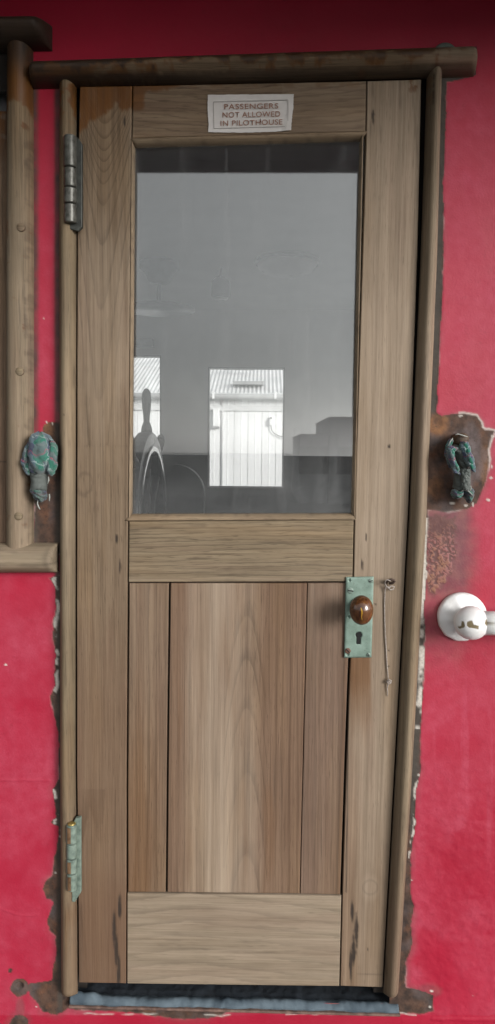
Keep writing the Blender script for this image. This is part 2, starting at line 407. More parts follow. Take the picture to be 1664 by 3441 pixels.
# chalky fading of the red
fade = np.clip(.50 + .60*nz3 + .12*nz1, 0, 1)*sstep(350, 900, PY + .25*PX)
fade = fade*(1 - .75*blob(PX, PY, 1440, 3200, 70, 110, nz1, .4))*(1 - .6*blob(PX, PY, 1640, 2850, 120, 260, nz1, .6))
fade = np.where(PY > 3410, fade*.25, fade)
run = sstep(.15, .5, fbm(PX, PY*.06, 26, 3, 51))*(PX > 1440)*sstep(2150, 2260, PY)*sstep(3000, 2700, PY)
fade = np.clip(fade + .45*run, 0, 1)
caulk_shade = bare*(PX > 1380)*sstep(30, 12, pline(R_OUT, PY)*-1 + PX)*sstep(3330, 3300, PY)*(1-sstep(1380, 1400, PY)*sstep(1740, 1720, PY))
caulk_shade = np.maximum(caulk_shade, bare*(PY < 300))
caulk_shade = np.maximum(caulk_shade, bare*sstep(22, 8, pline(L_OUT, PY) - PX)*(PX < 210)*(PY > 280)*.8)
# soft contact shade painted in the caulk tone beside window and left jamb
grime_shade = np.maximum(sstep(26, 6, PX - 113)*(PX < 150)*(PY < 1850)*(PY > 290), sstep(24, 8, 201 - PX)*(PX < 205)*(PY < 1960)*(PY > 290))*(.85 + .5*nz1)
caulk_shade = np.clip(np.maximum(caulk_shade, np.clip(grime_shade, 0, 1)*.9), 0, 1)
seam = np.exp(-((PY - 2622 - 4*nz1)/4)**2)*(PX < 170) + .8*np.exp(-((PY - 3050 - 26*np.sin(PX/60.))/3)**2)*(PX < 130)
wrk = fbm(PX, PY, 24, 4, 61)*sstep(2450, 2800, PY)*(PX > 1350)
hgt = .0011*(1-bare) + .0009*seam + .0006*nz3 + .00035*nz1*(1-bare) + .0009*wrk*(1-bare) + .0008*peb + .0007*bare*nz2 + .0012*np.exp(-((PY-3424-3*nz1)/6)**2)*(PX > 1450) + .0006*np.clip(primer, 0, 1)
# shallow bolt hole
hole = blob(PX, PY, 66, 3312, 15, 13); hgt = hgt - .010*hole
GY = YW - hgt
# openings
door_open = sdf(PX, PY, [(232, 255), (1455, 225), (1445, 860), (1405, 1720), (1358, 2580), (1312, 3372), (232, 3372)]) > 0
win_open = (PX < 66) & (PY > 150) & (PY < 1868)
op = door_open | win_open
keep = ~(op[:-1, :-1] & op[1:, 1:] & op[:-1, 1:] & op[1:, :-1])
m_wall, n_, b_ = newmat('red paint over rusty steel'); g = N(n_)
v = g.coords(); vst = g.coords((1, 1, .18))
big = g.noise(v, 3.5, 4); speck = g.noise(v, 240, 3); midn = g.noise(v, 45, 4); runs = g.noise(vst, 30, 4)
red = g.mix(g.map(big, .3, .7, 0, 1), (.30, .0050, .023), (.36, .0075, .031))
chalk = g.mix(g.map(midn, .35, .65, 0, 1), (.375, .034, .068), (.43, .062, .105))
fd = g.math('MULTIPLY', g.attr('fade'), g.map(g.math('ADD', g.math('MULTIPLY', runs, .5), g.math('MULTIPLY', speck, .5)), .35, .65, .45, .95))
col = g.mix(fd, red, chalk)
col = g.mix(g.map(g.noise(v, 70, 4, .7), .60, .74, 0, .30), col, (.19, .010, .022))
st = g.math('MULTIPLY', g.attr('stain'), g.map(midn, .3, .65, .75, 1.0))
col = g.mix(st, col, g.mix(g.map(midn, .4, .6, 0, 1), (.105, .052, .058), (.185, .070, .066)))
rust = g.mix(g.map(midn, .35, .65, 0, 1), (.030, .018, .013), (.085, .045, .029))
rust = g.mix(g.map(g.noise(v, 26, 5, .65), .52, .68, 0, .65), rust, (.150, .062, .030))
rust = g.mix(g.map(g.noise(g.coords((1, 1, 1), (3, 0, 1)), 18, 4), .5, .66, 0, .65), rust, (.085, .066, .064))
rust = g.mix(g.math('MULTIPLY', g.attr('orange'), g.map(midn, .35, .65, .45, .95)), rust, g.mix(midn, (.115, .045, .020), (.26, .125, .050)))
rust = g.mix(g.math('MULTIPLY', g.attr('greyp'), g.map(midn, .35, .65, .4, .9)), rust, g.mix(midn, (.085, .062, .058), (.165, .135, .135)))
rust = g.mix(g.map(speck, .60, .75, 0, .6), rust, (.02, .012, .009))
col = g.mix(g.attr('bare'), col, rust)
col = g.mix(g.attr('caulk_shade'), col, g.mix(midn, (.030, .024, .019), (.075, .062, .050)))
pk = g.attr('peb')
col = g.mix(g.attr('pebreg'), col, g.mix(midn, (.06, .028, .022), (.13, .055, .045)))
col = g.mix(g.map(pk, .25, .7, 0, .75), col, g.mix(g.map(g.noise(v, 30, 3), .42, .58, 0, 1), (.30, .115, .105), (.27, .125, .070)))
col = g.mix(g.math('MULTIPLY', g.attr('primer'), g.map(speck, .3, .55, .7, 1.0)), col, g.mix(midn, (.43, .39, .33), (.62, .58, .53)))
g.set(b_.inputs['Base Color'], col)
g.set(b_.inputs['Roughness'], g.math('ADD', .46, g.math('MULTIPLY', g.math('MAXIMUM', g.attr('bare'), fd), .36)))
b_.inputs['Specular IOR Level'].default_value = .45
hh = g.math('ADD', g.math('MULTIPLY', speck, .5), g.math('MULTIPLY', midn, g.map(g.attr('bare'), 0, 1, .5, 2.0)))
g.L(g.bump(hh, .5, .0012), b_.inputs['Normal'])
V = np.stack([GX, GY, GZ], -1).reshape(-1, 3).tolist(); nr, nc = GX.shape
Fc = grid_faces(nr, nc, 0, keep)
# plain steel beyond the detailed part
xa, xb, za, zb = xs[0], xs[-1], zs[-1], zs[0]
wx, _ = unproj(66, 1000, YW); zt = unproj(66, 150, YW)[1]; zbm = unproj(66, 1868, YW)[1]
extra = [(-2.3, xa, zt, ZR), (-2.3, xa, 0.0, zbm), (-2.3, -1.2, zbm, zt), (xb, 1.9, 0.0, ZR), (xa, xb, zb, ZR)]
for a, b, c, e in extra:
    k = len(V); yq = YW - .0011
    V += [(a, yq, e), (a, yq, c), (b, yq, c), (b, yq, e)]; Fc.append([k, k+1, k+2, k+3])
pad = np.zeros(4*len(extra))
A = {k: np.concatenate([np.clip(a, 0, 1).ravel(), pad]) for k, a in dict(bare=bare, primer=primer, stain=stain, peb=peb, pebreg=pebreg*.8, fade=fade, caulk_shade=caulk_shade, orange=orange, greyp=greyp).items()}
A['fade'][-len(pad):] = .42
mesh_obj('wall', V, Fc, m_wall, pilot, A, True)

# roof with deep eave, inner lining
m_roof = plain('grey eave paint', (.055, .05, .05), (.085, .08, .08), 8, .7)
m_lin = plain('grey lining', (.58, .58, .58), (.64, .64, .635), 6, .6)
m_linlow = plain('dark dado', (.028, .028, .028), (.05, .05, .05), 20, .5)  # lower far wall darkened to imitate the dark reflection in the glass
m_floor = plain('dark linoleum', (.06, .06, .06), (.09, .09, .09), 10, .5)
m_steel = plain('grey steel trim', (.16, .16, .16), (.22, .22, .22), 30, .45)
RX0, RX1, RY = -2.3, 1.9, 3.0
boxes('roof', [(-2.7, 2.3, -EAVE, 3.6, ZR, ZR+.08)], m_roof, pilot)
boxes('fascia', [(-2.7, 2.3, -EAVE-.03, -EAVE-.002, ZR-.03, ZR+.11)], m_roof, pilot)
for bx_ in (-1.75, -.63, .82, 1.7):  # unseen beams added to darken the upper left of the wall
    boxes('shading_beam', [(bx_-.045, bx_+.045, -EAVE+.02, .004, ZR-.16, ZR-.001)], m_roof, pilot)
boxes('ceiling', [(RX0, RX1, .09, RY, 2.16, 2.19)], m_lin, pilot)
boxes('cabin_floor', [(RX0, RX1, .09, RY, .02, .06)], m_floor, pilot)
boxes('side_wall', [(RX1, RX1+.05, .01, RY, .06, 1.02), (RX1, RX1+.05, .01, RY, 1.80, ZR-.002), (RX1, RX1+.05, .01, .35, 1.02, 1.80), (RX1, RX1+.05, 2.65, RY, 1.02, 1.80)], m_lin, pilot)  # unseen window opening added to bring more light inside
boxes('bow_wall', [(RX0-.05, RX0, .01, RY, .06, 1.02), (RX0-.05, RX0, .01, RY, 1.80, (ZR-.002)), (RX0-.05, RX0, .01, .35, 1.02, 1.80), (RX0-.05, RX0, 2.65, RY, 1.02, 1.80)], m_lin, pilot)  # unseen bow opening made large to brighten the cabin
# far wall pierced by two windows
fw = {}
def farrect(pxl, pxr, pyt, pyb):
    a = at(pxl, pyt, RY); b = at(pxr, pyb, RY); return a.x, b.x, b.z, a.z
cx0, cx1, cz0, cz1 = farrect(704, 948, 1238, 1634)
lx0_, lx1, lz0, lz1 = farrect(290, 538, 1197, 1634); lx0 = lx1 - (cx1-cx0)
lz0 = cz0 = (lz0 + cz0)/2
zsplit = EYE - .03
def fwall(z0, z1, mat, name):
    bs = []
    segs = [(RX0, lx0), (lx1, cx0), (cx1, RX1)]
    for a, b in segs: bs.append((a, b, RY, RY+.06, z0, z1))
    for (a, b, p, q) in ((lx0, lx1, lz0, lz1), (cx0, cx1, cz0, cz1)):
        if p > z0: bs.append((a, b, RY, RY+.06, z0, min(p, z1)))
        if q < z1: bs.append((a, b, RY, RY+.06, max(q, z0), z1))
    return boxes(name, bs, mat, pilot)
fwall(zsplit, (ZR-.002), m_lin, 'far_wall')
fwall(.06, zsplit, m_linlow, 'lower_far_wall')

def glass(name, dust=.05, refl=1.0, tint=(.93, .95, .94)):
    m = bpy.data.materials.new(name); m.use_nodes = True; n = m.node_tree; n.nodes.clear(); g = N(n)
    o = n.nodes.new('ShaderNodeOutputMaterial'); tr = n.nodes.new('ShaderNodeBsdfTransparent'); tr.inputs[0].default_value = (*tint, 1)
    gl = n.nodes.new('ShaderNodeBsdfGlossy'); gl.inputs['Roughness'].default_value = .015; gl.inputs['Color'].default_value = (.95, .97, .96, 1)
    fr = n.nodes.new('ShaderNodeFresnel'); fr.inputs['IOR'].default_value = 1.62
    v = g.coords(); vs_ = g.coords((1, 1, .12))
    df = n.nodes.new('ShaderNodeBsdfDiffuse'); df.inputs['Color'].default_value = (.55, .56, .56, 1)
    m1 = n.nodes.new('ShaderNodeMixShader'); m2 = n.nodes.new('ShaderNodeMixShader')
    g.set(m1.inputs[0], g.math('MULTIPLY', fr.outputs[0], refl, clamp=True)); g.L(tr.outputs[0], m1.inputs[1]); g.L(gl.outputs[0], m1.inputs[2])
    dirt = g.math('ADD', g.math('MULTIPLY', g.map(g.noise(vs_, 35, 4), .35, .75, 0, 1), dust), g.math('MULTIPLY', g.attr('grub'), .4))
    g.set(m2.inputs[0], g.math('ADD', dirt, dust*.3)); g.L(m1.outputs[0], m2.inputs[1]); g.L(df.outputs[0], m2.inputs[2])
    g.L(m2.outputs[0], o.inputs[0])
    return m
m_glass = glass('door glass', .013, 2.0, (.975, .98, .98))
m_glass2 = glass('far glass', .012, 1.0, (.985, .99, .985))
for (a, b, p, q) in ((lx0, lx1, lz0, lz1), (cx0, cx1, cz0, cz1)):
    fr_ = boxes('window_frame', [(a-.008, b+.008, RY-.004, RY-.001, q, q+.008), (a-.008, b+.008, RY-.004, RY-.001, p-.008, p), (a-.008, a, RY-.004, RY-.001, p, q), (b, b+.008, RY-.004, RY-.001, p, q)], m_steel, pilot)
    boxes('pane', [(a, b, RY+.02, RY+.026, p, q)], m_glass2, fr_)
bw = boxes('bow_window_frame', [(RX0+.001, RX0+.012, .33, .37, 1.0, 1.82)], m_steel, pilot)
boxes('pane', [(RX0-.03, RX0-.024, .35, 2.65, 1.02, 1.80)], m_glass2, bw)

# ------------------------------------------------------------------ door
door = thing('door', at(820, 3310, 0), 'weathered teak half-glazed door with vertical plank panel', 'door')
D_L = [(269, 200), (268, 300), (261, 600), (260, 860), (258, 1720), (258, 2580), (261, 2785), (265, 3320)]
D_R = [(1416, 200), (1416, 266), (1409, 600), (1403, 860), (1372, 1720), (1326, 2580), (1285, 3330)]
S_L = [(447, 200), (447, 290), (444, 470), (441, 860), (436, 1500), (433, 1750), (431, 1959), (427, 2580), (426, 3320)]   # inner edge of left stile
S_R = [(1231, 200), (1231, 273), (1228, 470), (1216, 860), (1196, 1500), (1190, 1747), (1186, 1940), (1172, 2300), (1162, 2580), (1149, 2990), (1141, 3330)]
def z0_(PX): return np.zeros(PX.shape)
def f_left(PX, PY, U, V):
    n = fbm(PX, PY, 30, 4, 71); n2 = fbm(PX, PY*.12, 14, 3, 72)
    warm = sstep(-6, 8, sdf(PX, PY, [(262,270),(452,270),(450,360),(432,376),(412,372),(392,350),(372,368),(330,392),(300,402),(282,430),(262,445)]) + 16*n + 10*n2)*(.95 + .3*n2)
    warm = np.maximum(warm, .20*sstep(520, 300, PY)*(.5+.5*n2))
    dark = np.zeros_like(PX)
    for a, b, rx, ry in ((418,408,5,24),(392,1812,5,22),(403,1906,5,34),(402,3050,8,50),(384,3125,9,80),(391,3190,8,80),(399,3262,7,76)):
        dark = np.maximum(dark, blob(PX, PY, a, b, rx, ry, n, .3))
    o = np.abs(np.hypot((PX-283)/30, (PY-1628)/42) + .25*n - .85); dark = np.maximum(dark, .28*sstep(.4, .05, o + .4*np.abs(n))*(PX < 318))
    dark = np.maximum(dark, .5*sstep(.35, .6, fbm(PX, PY*.07, 10, 3, 75))*sstep(330, 360, PX)*sstep(1560, 1620, PY)*sstep(1760, 1690, PY))
    dark = np.maximum(dark, .35*sstep(290, 262, PX)*sstep(3000, 3060, PY))
    # cathedral figure: nested parabolas pointing down
    xc = 352 - .02*(PY-400) ; k = np.interp(PY, [300, 600, 900, 1400], [.020, .055, .11, .20])
    Fy = PY + k*(PX - xc)**2*1.0
    ya = [250, 345, 425, 472, 512, 548, 585, 625, 700, 840, 1065, 1385, 1760]
    ring = np.interp(Fy, ya, np.arange(len(ya))) + 1.0
    ring = np.where(PY > 1760, 0, ring)
    lower = (PX*.012 + .9*fbm(PX*.7, PY*.05, 40, 2, 77)) + 20
    ring = np.where(PY > 2650, lower, ring)
    ring = np.where((PY > 1500) & (PY <= 2650), 0, ring)
    pale = .30*blob(PX, PY, 350, 1100, 140, 520, n2, .3) + .25*sstep(430, 445, PX)*(PY < 1740)
    redm = .60*sstep(1750, 2500, PY + 120*n2) + .38*sstep(2800, 3080, PY)
    return dict(warm=np.clip(warm, 0, 1), dark=np.clip(dark, 0, 1), ring=ring, pale=np.clip(pale, 0, 1), red=np.clip(redm, 0, .95))
def f_right(PX, PY, U, V):
    n = fbm(PX, PY, 26, 4, 81); n2 = fbm(PX, PY*.1, 14, 3, 82)
    dark = np.zeros_like(PX)
    for a, b, rx, ry in ((1254,395,6,34),(1230,1806,4,16),(1217,1897,4,26),(1308,1501,7,10),(1184,3066,7,46),(1198,3130,9,80),(1188,3190,8,70),(1179,3245,7,80),(1307,2185,4,4),(1305,2240,4,5),(1262,2031,4,6),(1235,3190,3,10)):
        dark = np.maximum(dark, blob(PX, PY, a, b, rx, ry, n, .45))
    dark = np.maximum(dark, .40*sstep(.30, .62, fbm(PX, PY*.06, 9, 3, 83))*sstep(1000, 320, PY))
    dark = np.maximum(dark, .8*np.exp(-((PX-(1172-(PY-2215)*.011))/2.2)**2)*(PY > 2205)*(PY < 3000))
    dark = np.maximum(dark, .25*np.exp(-((np.hypot(PX-1244, PY-2982)-24)/3)**2))
    dark = np.maximum(dark, .35*np.exp(-((PY-3274)/2.)**2)*(PX > 1200))
    warm = .75*sstep(1168, 1180, PX)*sstep(1256, 1236, PX + 8*n2)*sstep(2190, 2215, PY)*sstep(2560, 2260, PY + 60*n2)
    warm = np.maximum(warm, .85*sstep(0, .25, n + n2 - .1)*sstep(1340, 1390, PX)*sstep(350, 280, PY))
    warm = np.maximum(warm, .25*sstep(2300, 2800, PY)*sstep(1225, 1180, PX + 10*n2))
    pale = .45*sstep(800, 1100, PY + 100*n2)*sstep(2150, 1700, PY)*(.6+.5*n2) + .35*blob(PX, PY, 1244, 2982, 40, 60) + .2
    return dict(warm=np.clip(warm, 0, 1), dark=np.clip(dark, 0, 1), pale=np.clip(pale, 0, 1), ring=z0_(PX), red=.2*sstep(2500, 3000, PY))
def f_top(PX, PY, U, V):
    n = fbm(PX, PY, 24, 4, 91); n2 = fbm(PX*.12, PY, 10, 3, 92)
    warm = sstep(-4, 8, sdf(PX, PY, [(440,270),(640,270),(600,296),(520,305),(490,318),(485,362),(470,378),(440,372)]) + 12*n)*.9
    warm = np.maximum(warm, .35*sstep(0, .3, n)*sstep(300, 286, PY))
    ring = (PY + .10*np.abs(PX-720))/24. + .35*n2 + 1
    return dict(warm=np.clip(warm, 0, 1), dark=.25*sstep(.35, .6, n2), ring=ring*.0 + ring, pale=.18*(PX > 950), red=.2+z0_(PX))
def f_mid(PX, PY, U, V):
    n2 = fbm(PX*.10, PY, 12, 4, 95)
    ring = (PY + 14*np.sin((PX-430)/420.))/15. + .5*n2 + 1
    return dict(dark=.30*sstep(.30, .6, n2), ring=ring, warm=z0_(PX), pale=.15*sstep(1850, 1960, PY), red=z0_(PX))
def f_bot(PX, PY, U, V):
    n2 = fbm(PX*.16, PY, 22, 4, 97)
    ring = (PY + 26*np.exp(-((PX-640)/170.)**2) - .10*np.clip(PX-850, 0, 400) + 10*n2)/46. + 1
    return dict(dark=.18*sstep(.35, .65, fbm(PX*.08, PY, 8, 3, 98)), ring=ring, warm=z0_(PX), pale=.40 + .2*n2, red=z0_(PX))
def f_plank(PX, PY, U, V):
    n2 = fbm(PX, PY*.05, 26, 4, 101)
    c = np.interp(PY, [1960, 2300, 2600, 3000], [715, 690, 735, 735]); w = np.interp(PY, [1960, 2300, 3000], [105, 95, 130])
    pale = .75*np.exp(-((PX - c)/w)**2)*(.75 + .5*n2) + .15*sstep(640, 760, PX)*sstep(880, 840, PX)
    red_ = .55*sstep(850, 905, PX + 20*n2) + .6*sstep(655, 600, PX + 14*n2)
    Fy = PY - .055*(PX-830)**2*np.where(PX < 830, 1, 1.5)
    ring = np.interp(-Fy, [-2900, -2620, -2400, -2230, -2090, -1900], [7, 6, 5, 4, 3, 2])
    ring = np.where(np.abs(PX-825) < 75, ring, 0)
    side = PX*.045 + .4*n2 + 12
    ring = np.where((PX < 640) | (PX > 900), side, ring)
    return dict(dark=.15*sstep(.35, .6, n2), ring=ring, warm=.22*sstep(.1, .5, fbm(PX, PY*.1, 60, 3, 103)), pale=np.clip(pale, 0, 1), red=np.clip(red_, 0, 1))
def f_plank2(PX, PY, U, V):
    n2 = fbm(PX, PY*.05, 24, 4, 105)
    return dict(dark=.2*sstep(.3, .6, n2), ring=PX*.03 + .5*n2 + 2, warm=.45*sstep(2100, 2800, PY)*(.6+.6*n2)*sstep(545, 500, PX), pale=.25*sstep(2700, 2000, PY), red=.30 + .3*n2)
def f_plank3(PX, PY, U, V):
    n2 = fbm(PX, PY*.05, 20, 4, 107)
    dark = .2*sstep(.3, .6, n2) + .5*np.exp(-((U-.90)/.02)**2)
    return dict(dark=dark, ring=PX*.05 + .5*n2 + 2, warm=.25*np.exp(-((U-.95)/.05)**2), pale=.22*sstep(2300, 2000, PY) + .15, red=.45 + .3*n2)

board('stile', D_L, [(x-3, y) for x, y in S_L], (290, 288), (3303, 3306), 0, w_stile_l, door, f_left)
board('stile', [(x+3, y) for x, y in S_R], D_R, (272, 266), (3314, 3319), 0, w_stile_r, door, f_right)
board('top_rail', S_L, S_R, (288, 272), (464, 440), .0005, w_rail_t, door, f_top, horiz=True)
board('middle_rail', [(x+1, y) for x, y in S_L], [(x-1, y) for x, y in S_R], (1752, 1748), (1957, 1954), .0005, w_rail_m, door, f_mid, horiz=True)
board('bottom_rail', [(x+1, y) for x, y in S_L], [(x-1, y) for x, y in S_R], (3003, 3011), (3306, 3315), .0003, w_rail_b, door, f_bot, horiz=True)
PA = [(569, 1900), (570, 1959), (563, 2580), (559, 3050)]; PB = [(1034, 1900), (1033, 1959), (1018, 2580), (1007, 3050)]
PR = [(1184, 1900), (1183, 1940), (1168, 2300), (1158, 2580), (1145, 2990), (1143, 3050)]
board('plank', [(x+3, y) for x, y in S_L], [(x-3, y) for x, y in PA], (1960, 1960), (2998, 2999), .0025, w_plank2, door, f_plank2, thick=.022)
board('plank', [(x+3, y) for x, y in PA], [(x-1, y) for x, y in PB], (1960, 1960), (2999, 3004), .002, w_plank, door, f_plank, thick=.022)
board('plank', [(x+1, y) for x, y in PB], [(x-1, y) for x, y in PR], (1960, 1959), (3004, 3007), .0025, w_plank3, door, f_plank3, thick=.022)
# dark core behind the joints
def backing(name, pts, y, mat, parent, th=.006):
    P = [at(a, b, y) for a, b in pts]; n = len(P)
    V = [tuple(p) for p in P] + [(p.x, p.y+th, p.z) for p in P]
    Fc = [list(range(n))[::-1], [n+i for i in range(n)]] + [[i, (i+1) % n, n+(i+1) % n, n+i] for i in range(n)]
    return mesh_obj(name, V, Fc, mat, parent)
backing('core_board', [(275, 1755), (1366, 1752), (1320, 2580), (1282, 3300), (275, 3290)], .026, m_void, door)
# glazing bead around the pane, mitred
def strip(name, a0, a1, b1, b0, y, mat, parent, slope=.010, th=.02):
    """bead: outer edge a0-a1 at the front, inner edge b0-b1 falling back towards the glass"""
    n = 60; t = np.linspace(0, 1, n)[None, :]; s = np.array([0, .12, .3, .55, .78, .9, 1.0])[:, None]
    dep = np.array([.0015, 0, 0, .0015, .005, .009, slope + .004])[:, None]
    ax = a0[0] + (a1[0]-a0[0])*t; ay = a0[1] + (a1[1]-a0[1])*t; bx = b0[0] + (b1[0]-b0[0])*t; by = b0[1] + (b1[1]-b0[1])*t
    PX = ax + (bx-ax)*s; PY = ay + (by-ay)*s
    X, Z = unproj(PX, PY, y); Y = y + dep + 0*PX + .0005*fbm(PX, PY, 30, 2, 3)
    if abs(a1[0]-a0[0]) < abs(a1[1]-a0[1]):
        pass
    V = np.stack([X, Y, Z], -1)
    # keep normals to the viewer
    p = V[0, 0]; q = V[1, 0] - p; r = V[0, 1] - p
    if np.cross(q, r)[1] > 0: V = V[:, ::-1]; PX = PX[:, ::-1]; PY = PY[:, ::-1]
    dk = .35*sstep(.1, .5, fbm(PX, PY, 18, 3, 9))
    return sheet(name, V[..., 0], V[..., 1], V[..., 2], mat, parent, dict(dark=dk, warm=.1+0*PX, pale=.15+0*PX, ring=0*PX, red=0*PX), back=y+th)
GL = [(447, 484), (444, 860), (439, 1500), (437, 1728)]; GR = [(1222, 462), (1208, 860), (1190, 1500), (1186, 1726)]
o4 = [(437, 464), (1235, 440), (1195, 1747), (420, 1751)]; i4 = [(449, 484), (1221, 462), (1185, 1727), (438, 1729)]
w_beadx = wood('teak bead across', (.150, .108, .066), (.315, .235, .150), 'x', 14.0, 1.0)
w_beadz = wood('teak bead upright', (.150, .108, .066), (.335, .250, .165), 'z', 15.0, 1.0)
strip('glazing_bead', o4[0], o4[1], i4[1], i4[0], -.0012, w_beadx, door)
strip('glazing_bead', (1222, 446), (1193, 1745), (1184, 1727), (1212, 470), -.0010, w_beadz, door)
strip('glazing_bead', o4[3], o4[2], i4[2], i4[3], -.0020, w_beadx, door, slope=.009)
strip('glazing_bead', (441, 468), (432, 1748), (440, 1727), (450, 488), -.0010, w_beadz, door)
# pane with dirt attribute
YG = .024
cp = [at(a, b, YG) for a, b in ((432, 455), (1238, 432), (1200, 1760), (418, 1764))]
u = np.linspace(0, 1, 120)[None, :]; v = np.linspace(0, 1, 190)[:, None]
def bil(k): return (cp[0][k]*(1-u) + cp[1][k]*u)*(1-v) + (cp[3][k]*(1-u) + cp[2][k]*u)*v
X, Z = bil(0), bil(2); QX, QY = proj(np.stack([X, np.full_like(X, YG), Z], -1))
grub = .16*sstep(1560, 1730, QY + 60*fbm(QX, QY, 60, 3, 111)) + .10*sstep(490, 455, QX) + .10*sstep(1175, 1200, QX) + .09*sstep(.05, .6, fbm(QX, QY*.08, 34, 4, 112)) + .07*sstep(.1, .5, fbm(QX, QY, 220, 4, 113))
for xa_, ya_, xb_, yb_ in ((990, 1440, 985, 1700), (760, 480, 770, 1000), (1163, 480, 1150, 545)):
    xx = np.interp(QY, [ya_, yb_], [xa_, xb_]); grub = np.maximum(grub, .16*np.exp(-((QX-xx)/5)**2)*(QY > ya_)*(QY < yb_))
sheet('pane', X, np.full_like(X, YG), Z, m_glass, door, dict(grub=np.clip(grub, 0, 1)), back=YG+.005, smooth=False)

# ------------------------------------------------------------------ hinges (parts of the door)
m_brz = plain('tarnished hinge bronze', (.040, .038, .030), (.13, .13, .115), 90, .38, .35, contrast=(.3, .6))
m_hleaf = plain('dark hinge leaf', (.022, .022, .019), (.055, .06, .052), 80, .5, .2)
m_verd = plain('verdigris bronze', (.075, .105, .085), (.175, .225, .185), 70, .62, .1, contrast=(.3, .6))
m_pin = plain('bare brass pin', (.22, .15, .04), (.42, .33, .12), 60, .35, .7)
m_wornb = plain('brown worn bronze', (.10, .055, .028), (.20, .115, .06), 80, .5, .2)
def hinge(pxc, r_px, y_t, y_b, cuts, leaf, mat, yc, worn):
    p = at(pxc[0], y_t, yc); q = at(pxc[1], y_b, yc)
    lf = backing('hinge', leaf, yc + .004, m_hleaf if not worn else mat, door, .010)
    md = lf.modifiers.new('bevel', 'BEVEL'); md.width = .0012; md.segments = 2
    ys = [y_t] + cuts + [y_b]
    for i in range(len(ys)-1):
        a = p.lerp(q, (ys[i]-y_t)/(y_b-y_t)); b = p.lerp(q, (ys[i+1]-y_t)/(y_b-y_t))
        L = (a-b).length; r = r_px*PXM*(1.0 if i % 2 == 0 else .965); e = .0016
        M = Matrix.Translation(b) @ (a-b).to_track_quat('Z', 'Y').to_matrix().to_4x4()
        vv, ff = lathe([(r*.55, e*.5), (r-e, e*.5), (r, e*1.6), (r, L-e*1.6), (r-e, L-e*.5), (r*.55, L-e*.5)], 28, M)
        k = mesh_obj('knuckle', vv, ff, mat, lf, None, True)
        md = k.modifiers.new('split', 'EDGE_SPLIT'); md.split_angle = math.radians(40)
        if worn and i in (0, 2, 3):
            # band where the knuckle's face is worn brown
            aa = math.radians(262); n = 10; seg = []; V = []; Fc = []
            for j in range(n+1):
                an = aa + math.radians(-24 + 48*j/n)
                for h in (e*2.2, L-e*2.2):
                    V.append(tuple(M @ Vector(((r+.0004)*math.cos(an), (r+.0004)*math.sin(an), h))))
            # angles measured so the band faces the viewer
            V = []
            for j in range(n+1):
                an = math.radians(-24 + 48*j/n)
                for h in (b.z + e*2.4, a.z - e*2.4):
                    t = (h-b.z)/(a.z-b.z); c = b.lerp(a, t)
                    V.append((c.x - .002 + (r+.0003)*math.sin(an), c.y - (r+.0003)*math.cos(an), c.z))
            for j in range(n): Fc.append([2*j, 2*j+2, 2*j+3, 2*j+1])
            mesh_obj('worn_band', V, Fc, m_wornb, lf, None, True)
    return lf, p, q
h1, p, q = hinge((236, 237), 20.5, 456, 752, [564, 631, 686], [(250, 452), (262, 462), (276, 482), (276, 762), (262, 776), (228, 768), (226, 745), (250, 740)], m_brz, -.021, False)
h2, p, q = hinge((241, 242), 18.5, 2768, 2990, [2832, 2882, 2932], [(254, 2750), (271, 2748), (272, 3000), (262, 3014), (252, 3032), (242, 3030), (243, 2770)], m_verd, -.021, True)
for (hh_, tx, ty) in ((h2, 241, 2768),):
    c = at(tx, ty, -.021); vv, ff = lathe([(.0085, -.002), (.0085, .001), (.0065, .0028), (.001, .0034)], 20, Matrix.Translation(c))
    mesh_obj('hinge_pin', vv, ff, m_pin, hh_, None, True)

# ------------------------------------------------------------------ lock plate, knob
m_plate, n_, b_ = newmat('verdigris lock plate'); g = N(n_); v = g.coords()
f1 = g.noise(v, 40, 5); f2 = g.noise(v, 260, 3)
col = g.mix(g.map(f1, .35, .65, 0, 1), (.14, .205, .165), (.215, .30, .25))
col = g.mix(g.map(f2, .58, .72, 0, .5), col, (.09, .10, .085))
g.set(b_.inputs['Base Color'], col); b_.inputs['Roughness'].default_value = .55; b_.inputs['Metallic'].default_value = .15
g.L(g.bump(f2, .25, .0006), b_.inputs['Normal'])
YP = -.0045
pl = [(1163, 1940), (1257, 1938), (1249, 2210), (1157, 2211)]
u = np.linspace(0, 1, 49)[None, :]; v = np.linspace(0, 1, 121)[:, None]
PXp = (pl[0][0]*(1-u) + pl[1][0]*u)*(1-v) + (pl[3][0]*(1-u) + pl[2][0]*u)*v
PYp = (pl[0][1]*(1-u) + pl[1][1]*u)*(1-v) + (pl[3][1]*(1-u) + pl[2][1]*u)*v
X, Z = unproj(PXp, PYp, YP)
U = np.broadcast_to(u, PXp.shape); Vv = np.broadcast_to(v, PXp.shape)
dd = np.minimum(np.minimum(U, 1-U)*.057, np.minimum(Vv, 1-Vv)*.163)
Y = YP + .0018*np.clip(1-dd/.004, 0, 1)**2
key = np.maximum(10.5 - np.hypot(PXp-1206, PYp-2134), np.minimum(7 - np.abs(PXp-1205), np.minimum(PYp-2130, 2164-PYp)))
Y = Y + .004*sstep(-1.2, .6, key)
for (a, b, r) in ((1175, 1950, 4), (1173, 2074, 4), (1168, 2199, 5)):
    Y = Y + .004*sstep(-1, 1, r - np.hypot(PXp-a, PYp-b))
plate = sheet('lock_plate', X, Y, Z, m_plate, door, None, back=0.0)
m_scr = plain('screw bronze', (.10, .14, .115), (.20, .26, .22), 120, .5, .3)
m_scrr = plain('rusty screw', (.10, .05, .035), (.17, .09, .06), 120, .7, .2)
m_blk = plain('black hollow', (.004, .004, .004), (.008, .008, .008), 50, .9)
